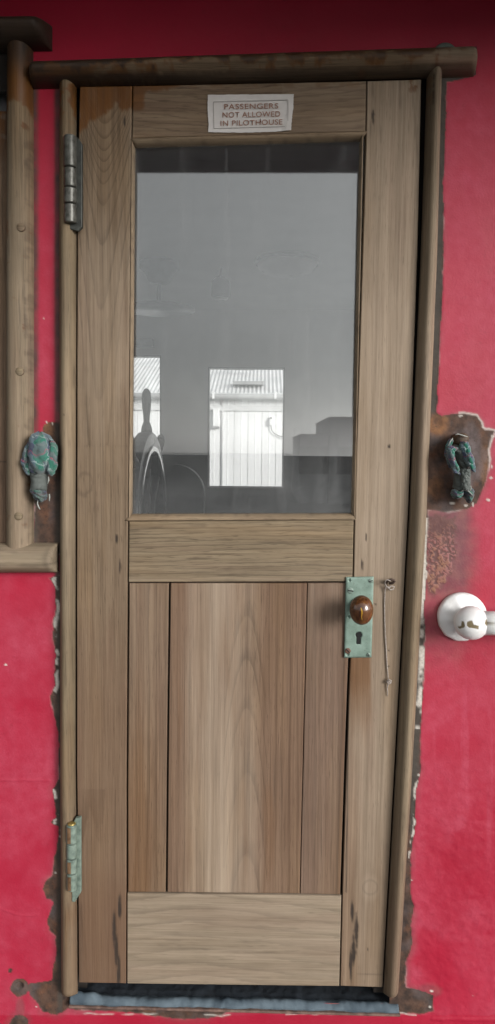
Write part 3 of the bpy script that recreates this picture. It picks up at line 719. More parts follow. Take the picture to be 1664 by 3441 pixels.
vv, ff = lathe([(10.0*PXM, 0), (10.0*PXM, .0003)], 28, front_at(at(1206, 2134, YP + .0012)))
v2, f2_ = box(at(1199, 2150, 0).x, at(1211, 2150, 0).x, YP + .0008, YP + .0012, at(1205, 2163, 0).z, at(1205, 2134, 0).z)
mesh_obj('keyhole', *merge((vv, ff), (v2, f2_)), m_blk, plate)
def screw(px_, py_, r, parent, mat, y, ang=0):
    c = at(px_, py_, y); R_ = r*PXM
    vv, ff = lathe([(R_*1.0, -.0008), (R_, .0004), (R_*.85, .0011), (R_*.3, .0013)], 22, front_at(c))
    s = mesh_obj('screw', vv, ff, mat, parent, None, True)
    a, b = box(-R_*.85, R_*.85, -.0016, -.00105, -R_*.16, R_*.16)
    M = Matrix.Translation(c) @ Matrix.Rotation(ang, 4, 'Y')
    mesh_obj('screw_slot' if parent.parent is None else 'screw', [tuple(M @ Vector(p)) for p in a], b, m_blk, s if parent.parent is None else parent)
screw(1246, 1952, 8, plate, m_scr, YP, -.3); screw(1178, 1985, 11, plate, m_scr, YP, .1); screw(1169, 2187, 10, plate, m_scrr, YP, .8); screw(1238, 2200, 7, plate, m_scr, YP, 1.2)
m_knob, n_, b_ = newmat('mottled brown glazed knob'); g = N(n_); v = g.coords((1, 1, .35), (0, 0, 0), (0, .35, 0))
sw = g.noise(v, 55, 5, .6, 1.2)
col = g.mix(g.map(sw, .35, .62, 0, 1), (.035, .013, .006), (.135, .055, .020))
col = g.mix(g.map(sw, .62, .70, 0, .8), col, (.32, .20, .05))
g.set(b_.inputs['Base Color'], col); b_.inputs['Roughness'].default_value = .16; b_.inputs['Coat Weight'].default_value = .5; b_.inputs['Coat Roughness'].default_value = .08
ck = at(1215, 2050, -.052); KX, KZ, KY = 40*PXM*.965, 51*PXM*.965, .024
prof = []
for i in range(25):
    t = math.pi*i/24; prof.append((max(.0006, math.sin(t)), -math.cos(t)))
M = Matrix.Translation(ck) @ Matrix.Diagonal((KX, KY, KZ, 1)) @ FRONT
vv, ff = lathe(prof, 48, M)
knob = mesh_obj('knob', vv, ff, m_knob, door, None, True)
vv, ff = lathe([(.016, 0), (.016, .003), (.011, .006), (.0095, .012), (.0095, .030), (.013, .034)], 28, front_at(Vector((ck.x, YP, ck.z))))
mesh_obj('knob_neck', vv, ff, m_plate, knob, None, True)
m_streak = plain('amber streak', (.42, .22, .02), (.55, .34, .05), 50, .2)
V = []
for i in range(9):
    t = i/8; zc = ck.z + .010 - .026*t; xc = ck.x - .0045 + .004*t + .001*math.sin(6*t); wv = .0011*(1.3-t)*(1 if 0 < i < 8 else .3)
    for s in (-1, 1):
        x_ = xc + s*wv; k = 1 - ((x_-ck.x)/KX)**2 - ((zc-ck.z)/KZ)**2
        V.append((x_, ck.y - KY*math.sqrt(max(k, .01)) - .0003, zc))
mesh_obj('streak', V, [[2*i, 2*i+2, 2*i+3, 2*i+1] for i in range(8)], m_streak, knob, None, True)

# ------------------------------------------------------------------ door frame
frame = thing('door_frame', at(820, 3345, 0), 'half-round teak mouldings framing the door, head piece running past the right jamb', 'door frame')
def halfround(hh, flat=.0):
    def f(U, V, wid, hgt):
        s = np.clip(1 - (2*U-1)**2, 0, 1)**.55
        return -hh*s
    return f
def f_jl(PX, PY, U, V):
    n = fbm(PX, PY, 26, 4, 121); n2 = fbm(PX, PY*.08, 12, 3, 122)
    warm = .95*sstep(-.05, .2, n + .9*np.abs(U-.55)-.25)*sstep(460, 380, PY + 40*n) + .4*sstep(3000, 3060, PY)*sstep(3300, 3100, PY)*(U > .4)*(.5+n2)
    dark = .35*sstep(.3, .6, n2) + .5*blob(PX, PY, 206, 1545, 22, 60, n, .4) + .6*blob(PX, PY, 226, 1396, 4, 5)
    return dict(warm=np.clip(warm, 0, 1), dark=np.clip(dark, 0, 1), pale=.2*sstep(900, 1500, PY)*sstep(2200, 1800, PY), ring=0*PX, red=.45*sstep(2300, 3000, PY))
def f_jr(PX, PY, U, V):
    n = fbm(PX, PY, 22, 4, 125); n2 = fbm(PX, PY*.07, 12, 3, 126)
    dark = .35*sstep(.3, .6, n2) + .8*np.exp(-((U-.28)/.05)**2)*sstep(420, 340, PY)*sstep(-.3, .2, n)
    return dict(warm=.5*sstep(.1, .4, n)*sstep(420, 300, PY)*(U < .35), dark=np.clip(dark, 0, 1), pale=np.clip(.40*sstep(500, 900, PY)*sstep(2000, 1500, PY)*(.6+.5*n2) + .15, 0, 1), ring=0*PX, red=.35*sstep(2400, 3000, PY))
def endround(hh, rr=.02, bottom=True):
    hr = halfround(hh)
    def f(U, V, wid, hgt):
        e = np.clip((1-V)*hgt/rr, 0, 1)
        return hr(U, V, wid, hgt)*np.sqrt(np.clip(1-(1-e)**2, 0, 1))
    return f
board('jamb', L_OUT, [(x-1, y) for x, y in L_IN], (262, 262), (3338, 3338), .004, w_jamb, frame, f_jl, prof=endround(.026), thick=.004, step=.0022)
board('jamb', [(x, y) for x, y in R_IN], R_OUT, (232, 232), (3336, 3336), .004, w_jamb, frame, f_jr, prof=endround(.031), thick=.004, step=.0022)
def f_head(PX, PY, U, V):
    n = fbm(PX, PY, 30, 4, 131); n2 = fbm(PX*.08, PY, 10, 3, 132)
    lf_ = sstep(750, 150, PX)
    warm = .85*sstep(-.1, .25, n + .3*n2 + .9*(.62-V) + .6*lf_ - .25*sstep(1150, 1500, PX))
    dark = np.clip(.95*sstep(.0, .25, n*.7 + (.58-V)*1.3 - .15*sstep(1200, 1500, PX)) + .3*sstep(.3, .6, n2) + .6*lf_ + .8*sstep(.80, .90, V + .06*n), 0, 1)  # underside and left end carry painted shade, besides dark old varnish
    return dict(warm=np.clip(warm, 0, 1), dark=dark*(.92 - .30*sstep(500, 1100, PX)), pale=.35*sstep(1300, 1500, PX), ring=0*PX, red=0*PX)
def headprof(U, V, wid, hgt):
    s = np.clip(1 - (2*V-1)**2, 0, 1)**.5
    e = np.clip(np.minimum(U, 1-U)*wid/.016, 0, 1)
    return -.050*s*(.25 + .75*np.sqrt(np.clip(1-(1-e)**2, 0, 1)))
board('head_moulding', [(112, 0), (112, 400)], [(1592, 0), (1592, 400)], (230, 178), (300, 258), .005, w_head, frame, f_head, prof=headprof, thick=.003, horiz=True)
# rebate behind the gaps
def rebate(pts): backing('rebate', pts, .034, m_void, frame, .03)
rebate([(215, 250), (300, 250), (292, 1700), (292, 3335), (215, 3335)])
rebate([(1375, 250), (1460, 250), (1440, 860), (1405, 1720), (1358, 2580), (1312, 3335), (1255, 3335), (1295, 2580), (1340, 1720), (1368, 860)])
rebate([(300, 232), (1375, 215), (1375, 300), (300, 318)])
m_sill = plain('worn brown sill', (.075, .042, .032), (.185, .112, .088), 60, .8, contrast=(.35, .65))
a = at(232, 3383, -.004); b = at(1345, 3383, -.004)
boxes('sill', [(a.x, b.x, -.010, .07, at(800, 3392, 0).z, at(800, 3384, 0).z)], m_sill, frame, .002)
# greenish dome peeping over the head moulding
dome = thing('fitting_dome', at(1494, 175, 0), 'grey-green domed cap peeping over the right end of the door head', 'fitting')
m_cap = plain('grey green cap', (.09, .12, .10), (.16, .19, .165), 60, .6)
vv, ff = lathe([(.025, 0), (.0245, .004), (.021, .008), (.013, .011), (.002, .012)], 32, front_at(at(1494, 192, .0045)))
mesh_obj('cap', vv, ff, m_cap, dome, None, True)

# ------------------------------------------------------------------ notice on the top rail
YS = -.0016
sign = thing('notice', at(840, 444, 0), 'torn white paper notice reading passengers not allowed in pilothouse', 'notice')
m_paper = plain('weathered paper', (.58, .55, .52), (.66, .63, .60), 18, .85, bump=.1)
m_ink = plain('faded brown ink', (.27, .13, .085), (.33, .175, .12), 300, .8, bump=0)
m_line = plain('grey rule', (.20, .175, .16), (.27, .24, .22), 200, .8, bump=0)
up = np.array([(698.5,318.5),(850,317.5),(987,316.4)]); lo = np.array([(699.5,444.5),(839,445),(979,439)])
nu = 60; nv = 30; u = np.linspace(0, 1, nu)[None, :]; v = np.linspace(0, 1, nv)[:, None]
tx = 698.5 + (987-698.5)*u + 0*v
Lx = np.interp(v, [0, .4, .78, 1], [698.5, 698, 701.5, 699.5]) + 1.2*fbm(v*900, v*0, 40, 3, 141); Rx = np.interp(v, [0, .33, .55, .75, 1], [987, 986, 983, 980.5, 979]) + 2.0*fbm(v*900, v*0+9, 40, 3, 142)
Ty = 318.5 - 2.1*u + .8*fbm(u*900, u*0, 60, 3, 143); By = np.interp(u, [0, .5, 1], [444.5, 445.5, 439.5]) + 1.2*fbm(u*900, u*0+3, 50, 3, 144)
SX = Lx + (Rx-Lx)*u; SY = Ty + (By-Ty)*v
X, Z = unproj(SX, SY, YS)
Y = YS - .0009*np.clip(fbm(SX, SY, 70, 3, 145), -1, 1)*np.clip(np.minimum(np.minimum(u, 1-u)*3, 1) + .3, 0, 1) - .0025*sstep(.93, 1.0, u + .06*v)*sstep(.3, 1, v)
sheet('paper', X, Y, Z, m_paper, sign, None, back=None)
YT = YS - .0016
def pxquad(name, pts, mat, parent, y):
    return backing(name, pts, y, mat, parent, .0002)
bq = [(718, 342.4), (968, 335.7), (968, 424.5), (719, 431.6)]; wq = 1.3
for i in range(4):
    a = bq[i]; b = bq[(i+1) % 4]
    if i % 2 == 0: q4 = [(a[0], a[1]-wq/2), (b[0], b[1]-wq/2), (b[0], b[1]+wq/2), (a[0], a[1]+wq/2)]
    else: q4 = [(a[0]-wq/2, a[1]), (a[0]+wq/2, a[1]), (b[0]+wq/2, b[1]), (b[0]-wq/2, b[1])]
    pxquad('border_line', q4, m_line, sign, YT)
def text_line(s, xl, xr, bl, br, cap):
    cu = bpy.data.curves.new('lettering', 'FONT'); cu.body = s; cu.size = 1.0; cu.resolution_u = 4; cu.offset = .005; cu.space_character = 1.08
    tmp = bpy.data.objects.new('lettering_tmp', cu); C.objects.link(tmp)
    dg = bpy.context.evaluated_depsgraph_get(); me = bpy.data.meshes.new_from_object(tmp.evaluated_get(dg))
    bpy.data.objects.remove(tmp); bpy.data.curves.remove(cu)
    co = np.array([v_.co[:] for v_ in me.vertices]); mn = co.min(0); mx = co.max(0)
    t = (co[:, 0]-mn[0])/(mx[0]-mn[0]); hN = (co[:, 1] - 0)/(mx[1])
    x = xl + (xr-xl)*t; y = bl + (br-bl)*t - cap*hN
    XX, ZZ = unproj(x, y, YT - .0002)
    for i, v_ in enumerate(me.vertices): v_.co = (XX[i], YT - .0002, ZZ[i])
    me.name = 'lettering'; me.materials.clear(); me.materials.append(m_ink)
    o = bpy.data.objects.new('lettering', me); link(o, sign)
text_line('PASSENGERS', 754, 935.5, 367, 364, 17.4)
text_line('NOT ALLOWED', 748, 942, 395.3, 391.4, 18)
text_line('IN PILOTHOUSE', 741.5, 949.6, 423, 418, 17.6)
pxquad('tear', [(875, 396), (878.5, 411), (872, 412)], m_blk, sign, YT)

# ------------------------------------------------------------------ left window
win = thing('side_window', at(70, 1900, 0), 'weathered teak window trim left of the door, rounded ledge below and shade-dark head above', 'window')
def f_win(PX, PY, U, V):
    n = fbm(PX, PY, 30, 4, 151); n2 = fbm(PX, PY*.07, 12, 3, 152)
    warm = .95*sstep(-.1, .2, n + sstep(420, 300, PY)*1.3 - .5 + .5*(U > .75)*sstep(520, 400, PY)) + .55*(U < .12)*sstep(620, 480, PY)
    dark = .30*sstep(.3, .6, n2) + .75*sstep(300, 200, PY) + .3*(U > .8)*sstep(-.1, .3, n) + .35*sstep(.35, .55, fbm(PX, PY*.1, 8, 3, 155))*(PY > 1740)  # stains, plus eave shade painted on the top end
    return dict(warm=np.clip(warm, 0, 1), dark=np.clip(dark, 0, 1), pale=np.clip(.35*sstep(450, 900, PY)*(.55+.5*n2), 0, 1), ring=0*PX, red=0*PX)
board('side_moulding', [(27, 100), (25, 860), (24, 1840)], [(111, 100), (113, 860), (113, 1840)], (150, 150), (1838, 1838), .002, w_win, win, f_win, prof=halfround(.030), thick=.01, step=.0022)
def f_sash(PX, PY, U, V):
    n = fbm(PX, PY, 30, 4, 157); n2 = fbm(PX, PY*.07, 14, 3, 158)
    warm = .9*sstep(-.2, .2, n + .2)*sstep(640, 420, PY + 60*n) + .2
    dark = .35*sstep(.2, .6, n2) + .6*np.exp(-((PY-1552)/2.5)**2)
    return dict(warm=np.clip(warm, 0, 1), dark=np.clip(dark, 0, 1), pale=.2+0*PX, ring=PX*.06 + .6*n2 + 6, red=.2+0*PX)
board('sash_stile', [(-66, 100), (-68, 1840)], [(24, 100), (23, 1840)], (372, 372), (1826, 1826), .012, w_plank2, win, f_sash, thick=.03)
board('sash_rail', [(-900, 100), (-900, 1840)], [(-69, 100), (-69, 1840)], (1640, 1640), (1826, 1826), .012, w_rail_m, win, None, thick=.03, step=.01)
def ledgeprof(U, V, wid, hgt):
    s = np.clip(1 - (2*V-1)**2, 0, 1)**.5
    e = np.clip((1-U)*wid/.010, 0, 1)
    return -.046*s*(.55 + .45*np.sqrt(np.clip(1-(1-e)**2, 0, 1)))
def f_ledge(PX, PY, U, V):
    n2 = fbm(PX*.08, PY, 10, 3, 161)
    return dict(warm=0*PX, dark=.35*sstep(.2, .55, n2) + .25*blob(PX, PY, 185, 1870, 30, 50), pale=.3+.2*n2, ring=0*PX, red=0*PX)
board('ledge', [(-900, 1700), (-900, 2000)], [(197, 1700), (197, 2000)], (1828, 1824), (1926, 1922), .003, w_winx, win, f_ledge, prof=ledgeprof, thick=.01, horiz=True, step=.003)
def hprof2(U, V, wid, hgt):
    s = np.clip(1 - (2*V-1)**2, 0, 1)**.5
    e = np.clip((1-U)*wid/.022, 0, 1)
    return -.062*s*np.sqrt(np.clip(1-(1-e)**2, 0, 1))
def f_whead(PX, PY, U, V):
    n = fbm(PX, PY, 30, 3, 165)
    return dict(warm=.5+.3*n, dark=.9+.1*n, pale=0*PX, ring=0*PX, red=0*PX)  # shade under the eave put into the colour as near-black
board('head', [(-900, 50), (-900, 300)], [(176, 50), (176, 300)], (94, 90), (176, 172), .004, w_head, win, f_whead, prof=hprof2, thick=.01, horiz=True, step=.003)
board('side_moulding', [(-990, 100), (-990, 1840)], [(-902, 100), (-902, 1840)], (150, 150), (1838, 1838), .002, w_win, win, None, prof=halfround(.030), thick=.01, step=.004)
m_shade = plain('pale blind', (.22, .22, .24), (.30, .30, .32), 15, .7)
backing('pane', [(-900, 160), (30, 160), (30, 1660), (-900, 1660)], .034, m_glass, win, .005)
backing('blind', [(-930, 160), (30, 160), (30, 1830), (-930, 1830)], .060, m_shade, win, .004)
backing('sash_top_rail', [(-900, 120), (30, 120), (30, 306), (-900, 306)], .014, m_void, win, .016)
for cx, cy in ((70, 763), (66, 1248), (62, 1735)):
    vv, ff = lathe([(13.5*PXM, -.004), (13.5*PXM, .0006), (12.6*PXM, .0014), (.001, .0016)], 24, front_at(at(cx, cy, -.0275)))
    mesh_obj('wooden_plug', vv, ff, w_winx, win, None, True)

# ------------------------------------------------------------------ white grab rail
rail = thing('grab_rail', at(1551, 2071, 0), 'white painted grab rail on a round wall flange right of the door', 'rail')
m_white, n_, b_ = newmat('chipped white paint'); g = N(n_); v = g.coords()
f1 = g.noise(v, 30, 4); f2 = g.noise(v, 180, 4)
col = g.mix(g.map(f1, .4, .7, 0, 1), (.80, .80, .795), (.70, .69, .67))
col = g.mix(g.attr('chip'), col, g.mix(f2, (.12, .09, .045), (.22, .17, .09)))
g.set(b_.inputs['Base Color'], col); b_.inputs['Roughness'].default_value = .45
g.L(g.bump(g.math('SUBTRACT', g.math('ADD', f1, g.math('MULTIPLY', f2, .3)), g.math('MULTIPLY', g.attr('chip'), 1.0)), .35, .0018), b_.inputs['Normal'])
def chipattr(V, rough=.5):
    P = np.array(V); qx, qy = proj(P); a = np.zeros(len(P))
    front = P[:, 1] < -.02
    n = fbm(qx, qy, 9, 3, 171)
    for pol in ([(1542,2107),(1551,2104),(1553,2089),(1558,2090),(1561,2103),(1558,2109),(1546,2111)], [(1569,2101),(1571,2090),(1585,2087),(1588,2095),(1590,2101),(1609,2104),(1606,2113),(1590,2110),(1580,2108)], [(1634,2083),(1641,2086),(1646,2098),(1644,2107),(1639,2104),(1632,2096)]):
        a = np.maximum(a, sstep(-1.5, 1.0, sdf(qx, qy, pol) + 1.6 + 2.0*n))
    return a*front
def fl_mesh(c, mirror=False):
    prof = [(.050, -.004), (.0502, .004), (.0490, .009), (.046, .0125), (.036, .0155), (.024, .018), (.022, .022), (.021, .042)]
    vv, ff = lathe(prof, 64, front_at(c)); out = []
    for (x, y, z) in vv:
        an = math.atan2(z-c.z, x-c.x); k = 1 + .010*math.sin(3*an+1) + .004*math.sin(7*an) + (.014*math.sin(13*an)*max(0, -math.sin(an)))
        out.append((c.x + (x-c.x)*k, y + .0008*math.sin(9*an), c.z + (z-c.z)*k))
    return out, ff
c1 = at(1551, 2071, .004)
vv, ff = fl_mesh(c1)
mesh_obj('flange', vv, ff, m_white, rail, dict(chip=chipattr(vv)), True)
yb = -.058
cb = at(1584, 2093, yb); rb = 57*PXM*.958
vv, ff = lathe([(max(.0008, rb*math.sin(math.pi*i/80)), -rb*math.cos(math.pi*i/80)) for i in range(81)], 120, front_at(cb))
mesh_obj('ball', vv, ff, m_white, rail, dict(chip=chipattr(vv)), True)
L2 = .62
vv, ff = lathe([(.0235, .02), (.0235, .05)] + [(.0235, .05 + L2*i/150) for i in range(1, 151)], 48, Matrix.Translation(cb) @ Matrix.Rotation(math.pi/2, 4, 'Y'))
mesh_obj('bar', vv, ff, m_white, rail, dict(chip=chipattr(vv)), True)
cb2 = cb + Vector((.05+L2, 0, 0))
vv, ff = lathe([(max(.0008, rb*math.sin(math.pi*i/24)), -rb*math.cos(math.pi*i/24)) for i in range(25)], 32, front_at(cb2))
mesh_obj('ball', vv, ff, m_white, rail, None, True)
vv, ff = fl_mesh(Vector((cb2.x - .01, .004, cb2.z + .012))); mesh_obj('flange', vv, ff, m_white, rail, None, True)

# ------------------------------------------------------------------ plaid rags
def plaid(name, seed, greenish):
    m, n, b = newmat(name); g = N(n)
    uvx = g.attr('cu'); uvy = g.attr('cv')
    v = g.coords((1, 1, 1), (seed, 0, 0))
    wob = g.math('MULTIPLY', g.math('SUBTRACT', g.noise(v, 40, 3), .5), .35)
    a = g.math('ADD', uvx, wob); c = g.math('ADD', uvy, wob)
    def band(x, f, w, ph=0.0):
        t = g.math('FRACT', g.math('ADD', g.math('MULTIPLY', x, f), ph)); return g.math('LESS_THAN', t, w)
    col = g.mix(g.map(g.noise(v, 25, 3), .35, .65, 0, 1), (.014, .095, .066), (.035, .145, .108))
    col = g.mix(g.math('MULTIPLY', band(a, 2.0, .45), .75), col, (.105, .125, .165))
    col = g.mix(g.math('MULTIPLY', band(c, 2.2, .40, .3), .70), col, (.12, .135, .15))
    col = g.mix(g.math('MULTIPLY', g.math('MULTIPLY', band(a, 2.0, .45), band(c, 2.2, .4, .3)), .8), col, (.045, .050, .105))
    col = g.mix(g.math('MULTIPLY', band(a, 2.0, .05, .55), .55), col, (.32, .37, .36))
    col = g.mix(g.math('MULTIPLY', band(c, 2.2, .05, .62), .5), col, (.30, .36, .35))
    col = g.mix(g.math('MULTIPLY', band(c, 2.2, .06, .05), .6), col, (.30, .06, .09))
    col = g.mix(g.map(g.noise(v, 60, 4), .48, .72, 0, .75), col, (.13, .145, .14))
    col = g.mix(g.attr('grime_shade'), col, (.045, .050, .045))
    g.set(b.inputs['Base Color'], col); b.inputs['Roughness'].default_value = .95; b.inputs['Specular IOR Level'].default_value = .15
    b.inputs['Sheen Weight'].default_value = .2
    g.L(g.bump(g.noise(v, 700, 2), .5, .0008), b.inputs['Normal'])
    return m
def wrap(name, prof, yc, depth, seed, mat, parent, fold=.16, grime_shade=0.0, nu=96, nv=70, tw=1.0):
    """lumpy wrapped cloth: prof = (py, px_left, px_right) rows from top to bottom"""
    p = np.array(prof, float); v = np.linspace(0, 1, nv)[:, None]; an = np.linspace(0, 2*np.pi, nu, endpoint=False)[None, :]
    py = np.interp(v, np.linspace(0, 1, len(p)), p[:, 0]); xl = np.interp(v, np.linspace(0, 1, len(p)), p[:, 1]); xr = np.interp(v, np.linspace(0, 1, len(p)), p[:, 2])
    cxp = (xl+xr)/2; rp = (xr-xl)/2
    f = fbm(an*26/np.pi + v*18*tw, v*70 + np.cos(an)*4, 9, 4, seed)*.55 + .45*np.abs(np.sin(an*2.5 + v*6*tw + 2*fbm(v*40, v*0, 10, 2, seed)))-.25
    ends = np.clip(np.minimum(v, 1-v)*9, 0, 1)**.6
    r = rp*(1 + fold*f)
    r = np.maximum(r*(.25 + .75*ends), 2)
    X0, Z0 = unproj(cxp + r*np.cos(an), py + 5*f + 3*np.sin(an*3+seed), yc)
    Y = yc - depth*np.sin(an)*(.35 + .65*ends)*(rp/ max(p[:, 2].max()-p[:, 1].min(), 1)*2)*(1 + 1.6*fold*f)
    V = np.stack([X0, Y, Z0], -1).reshape(-1, 3); Fc = []
    for i in range(nv-1):
        for k in range(nu):
            j = (k+1) % nu; Fc.append([i*nu+k, i*nu+j, (i+1)*nu+j, (i+1)*nu+k])
    Fc.append(list(range(nu))); Fc.append([(nv-1)*nu+k for k in range(nu)][::-1])
    cu = np.broadcast_to(an*.26, Y.shape) + .2*f; cv = np.broadcast_to(v*.95, Y.shape) + .15*f
    gr = np.clip(grime_shade + .6*np.clip(-f*2.5, 0, 1) + 0*Y, 0, 1)  # crease shade painted in, added to the even grime
    return mesh_obj(name, V.tolist(), [q[::-1] for q in Fc], mat, parent, dict(cu=cu.ravel(), cv=cv.ravel(), grime_shade=gr.ravel()), True)
def flap(name, rows, y0, mat, parent, seed, bulge=.012, grime_shade=0.0, cus=1.0):
    """hanging fold of cloth: rows of (py, px_left, px_right)"""
    p = np.array(rows, float); nv, nu = 50, 26; v = np.linspace(0, 1, nv)[:, None]; u = np.linspace(0, 1, nu)[None, :]
    tt = np.linspace(0, 1, len(p)); py = np.interp(v, tt, p[:, 0]); xl = np.interp(v, tt, p[:, 1]); xr = np.interp(v, tt, p[:, 2])
    PX = xl + (xr-xl)*u + 1.5*fbm(u*60, v*60, 14, 3, seed); PY = py + (u-.5)*6 + 3*fbm(u*60, v*60, 20, 3, seed+4)
    X, Z = unproj(PX, PY, y0)
    Y = y0 - bulge*np.sin(np.pi*np.clip(u, 0, 1))*(.5+.5*np.sin(np.pi*np.clip(v+.1, 0, 1))) - .006*fbm(u*50, v*90, 16, 3, seed+9)
    o = sheet(name, X, Y, Z, mat, parent, dict(cu=(u*.5*cus + 0*v).ravel(), cv=(v*.85 + 0*u).ravel(), grime_shade=np.full(Y.size, grime_shade)))
    md = o.modifiers.new('solid', 'SOLIDIFY'); md.thickness = .0022; md.offset = 1
    return o
m_bolt = plain('rusty dog bolt', (.06, .04, .028), (.15, .10, .06), 60, .7, .3)
m_tape = plain('grey green binding', (.060, .070, .064), (.105, .118, .108), 45, .8)
m_fray = plain('frayed pale threads', (.22, .24, .22), (.36, .37, .34), 200, .9)
pA = plaid('plaid cloth left', 1.0, 1)
ragL = thing('rag', at(132, 1680, 0), 'green plaid rag wrapped in a rounded bulb between window trim and left jamb', 'rag', 'plaid rags')
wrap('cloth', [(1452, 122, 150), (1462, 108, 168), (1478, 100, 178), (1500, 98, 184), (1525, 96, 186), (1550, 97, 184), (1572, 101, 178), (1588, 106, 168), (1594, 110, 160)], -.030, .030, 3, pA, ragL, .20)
flap('flap', [(1488, 98, 108), (1510, 86, 104), (1535, 76, 103), (1560, 74, 104), (1580, 82, 103), (1594, 92, 102)], -.034, pA, ragL, 5, .008, .05)
flap('flap', [(1482, 170, 182), (1500, 166, 190), (1530, 160, 192), (1558, 158, 191), (1580, 158, 184), (1596, 166, 178)], -.040, pA, ragL, 6, .010, .15)
wrap('binding', [(1585, 106, 162), (1600, 104, 160), (1620, 106, 158), (1640, 104, 157), (1650, 108, 154)], -.030, .022, 8, m_tape, ragL, .05)
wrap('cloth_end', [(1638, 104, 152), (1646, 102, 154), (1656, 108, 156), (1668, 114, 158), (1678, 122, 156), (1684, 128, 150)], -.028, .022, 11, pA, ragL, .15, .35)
for pts in ([(128, 1680), (126, 1692), (130, 1704), (135, 1712)], [(166, 1660), (167, 1672), (166, 1684)], [(163, 1602), (164, 1614), (160, 1626)]):
    vv, ff = tube([at(a, b, -.036) for a, b in pts], [.0012] + [.0013]*(len(pts)-2) + [.0008], 8); mesh_obj('frayed_end', vv, ff, m_fray, ragL, None, True)
ragR = thing('rag', at(1550, 1690, 0), 'torn plaid rag strips tied over a rusty fitting right of the door', 'rag', 'plaid rags')
pB = plaid('plaid cloth right', 2.0, 1)
vv, ff = lathe([(.013, -.03), (.013, .035), (.011, .040), (.004, .042)], 24, front_at(at(1538, 1478, 0)))
mesh_obj('bolt', vv, ff, m_bolt, ragR, None, True)
wrap('cloth', [(1492, 1520, 1572), (1502, 1512, 1580), (1515, 1508, 1582), (1535, 1524, 1578), (1555, 1536, 1580), (1572, 1546, 1582), (1582, 1552, 1576)], -.024, .024, 21, m_tape, ragR, .12)
flap('flap', [(1500, 1506, 1540), (1516, 1503, 1524), (1535, 1506, 1524), (1555, 1512, 1532), (1575, 1520, 1542), (1592, 1526, 1548)], -.046, pB, ragR, 22, .010)
flap('flap', [(1478, 1512, 1522), (1500, 1500, 1512), (1525, 1496, 1508), (1550, 1503, 1513), (1572, 1508, 1516)], -.034, pB, ragR, 23, .006, .1)
flap('flap', [(1484, 1552, 1570), (1500, 1546, 1578), (1520, 1552, 1582), (1540, 1560, 1590), (1560, 1568, 1596), (1584, 1588, 1597)], -.044, pB, ragR, 24, .010, .0, 1.6)
wrap('neck_cloth', [(1572, 1540, 1580), (1590, 1528, 1580), (1610, 1526, 1580), (1630, 1524, 1580), (1648, 1520, 1584)], -.024, .022, 26, m_tape, ragR, .10)
flap('flap', [(1576, 1552, 1576), (1600, 1554, 1580), (1625, 1553, 1580), (1645, 1554, 1578)], -.047, m_fray if False else m_tape, ragR, 27, .004)
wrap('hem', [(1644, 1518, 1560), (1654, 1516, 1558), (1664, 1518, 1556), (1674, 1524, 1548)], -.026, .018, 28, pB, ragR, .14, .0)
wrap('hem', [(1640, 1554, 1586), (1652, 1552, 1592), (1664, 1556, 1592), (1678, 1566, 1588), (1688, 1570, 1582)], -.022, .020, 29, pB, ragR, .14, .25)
for pts in ([(1530, 1462), (1540, 1458), (1552, 1462), (1572, 1468)], [(1522, 1472), (1512, 1486), (1506, 1500)], [(1582, 1632), (1584, 1642), (1578, 1650)], [(1550, 1652), (1560, 1646), (1574, 1650), (1588, 1664)]):
    vv, ff = tube([at(a, b, -.046) for a, b in pts], [.0009] + [.0012]*(len(pts)-2) + [.0008], 8); mesh_obj('frayed_end', vv, ff, m_fray, ragR, None, True)

# ------------------------------------------------------------------ string on its hook, blue cloth under the door
m_cord = plain('pale cotton string', (.24, .20, .175), (.36, .32, .285), 300, .95)
hook = thing('screw_hook', at(1308, 1956, 0), 'small rusty screw hook in the door beside the lock plate', 'hook')
m_rst = plain('rusty hook', (.055, .035, .026), (.13, .09, .07), 90, .7, .4)
hp = [Vector((0, .010, 0))+at(1298, 1956, 0), at(1299, 1956, -.008), at(1304, 1951, -.014), at(1314, 1948, -.017), at(1323, 1949, -.016), at(1326, 1954, -.013), at(1320, 1959, -.010), at(1308, 1961, -.008)]
vv, ff = tube(hp, .0030, 10); mesh_obj('hook', vv, ff, m_rst, hook, None, True)
string = thing('string', at(1303, 2330, 0), 'knotted pale string hanging from the hook beside the lock plate', 'string')
path = [(1312, 1952, -.020), (1303, 1948, -.021), (1296, 1951, -.019), (1293, 1960, -.014), (1298, 1968, -.010), (1296, 1974, -.008), (1294, 1990, -.0035), (1292, 2030, -.0025), (1293, 2080, -.0025), (1295, 2130, -.003), (1298, 2180, -.0025), (1300, 2220, -.003), (1303, 2260, -.003), (1305, 2286, -.004)]
vv, ff = tube([at(a, b, y) for a, b, y in path], .00115, 8); mesh_obj('strand', vv, ff, m_cord, string, None, True)
kn = [(1300, 2288, -.006), (1308, 2284, -.009), (1315, 2288, -.008), (1313, 2296, -.006), (1303, 2295, -.009), (1300, 2290, -.007), (1308, 2290, -.011), (1312, 2293, -.008), (1304, 2300, -.005), (1301, 2312, -.003), (1303, 2326, -.003), (1302, 2340, -.003)]
vv, ff = tube([at(a, b, y) for a, b, y in kn], [.0015]*9 + [.0012, .001, .0006], 8); mesh_obj('knot', vv, ff, m_cord, string, None, True)
lp = [(1296, 1970, -.008), (1306, 1976, -.009), (1312, 1982, -.008), (1322, 1980, -.007), (1325, 1972, -.007), (1316, 1969, -.008), (1309, 1974, -.009), (1300, 1972, -.010), (1294, 1966, -.008)]
vv, ff = tube([at(a, b, y) for a, b, y in lp], .0014, 8); mesh_obj('knot', vv, ff, m_cord, string, None, True)

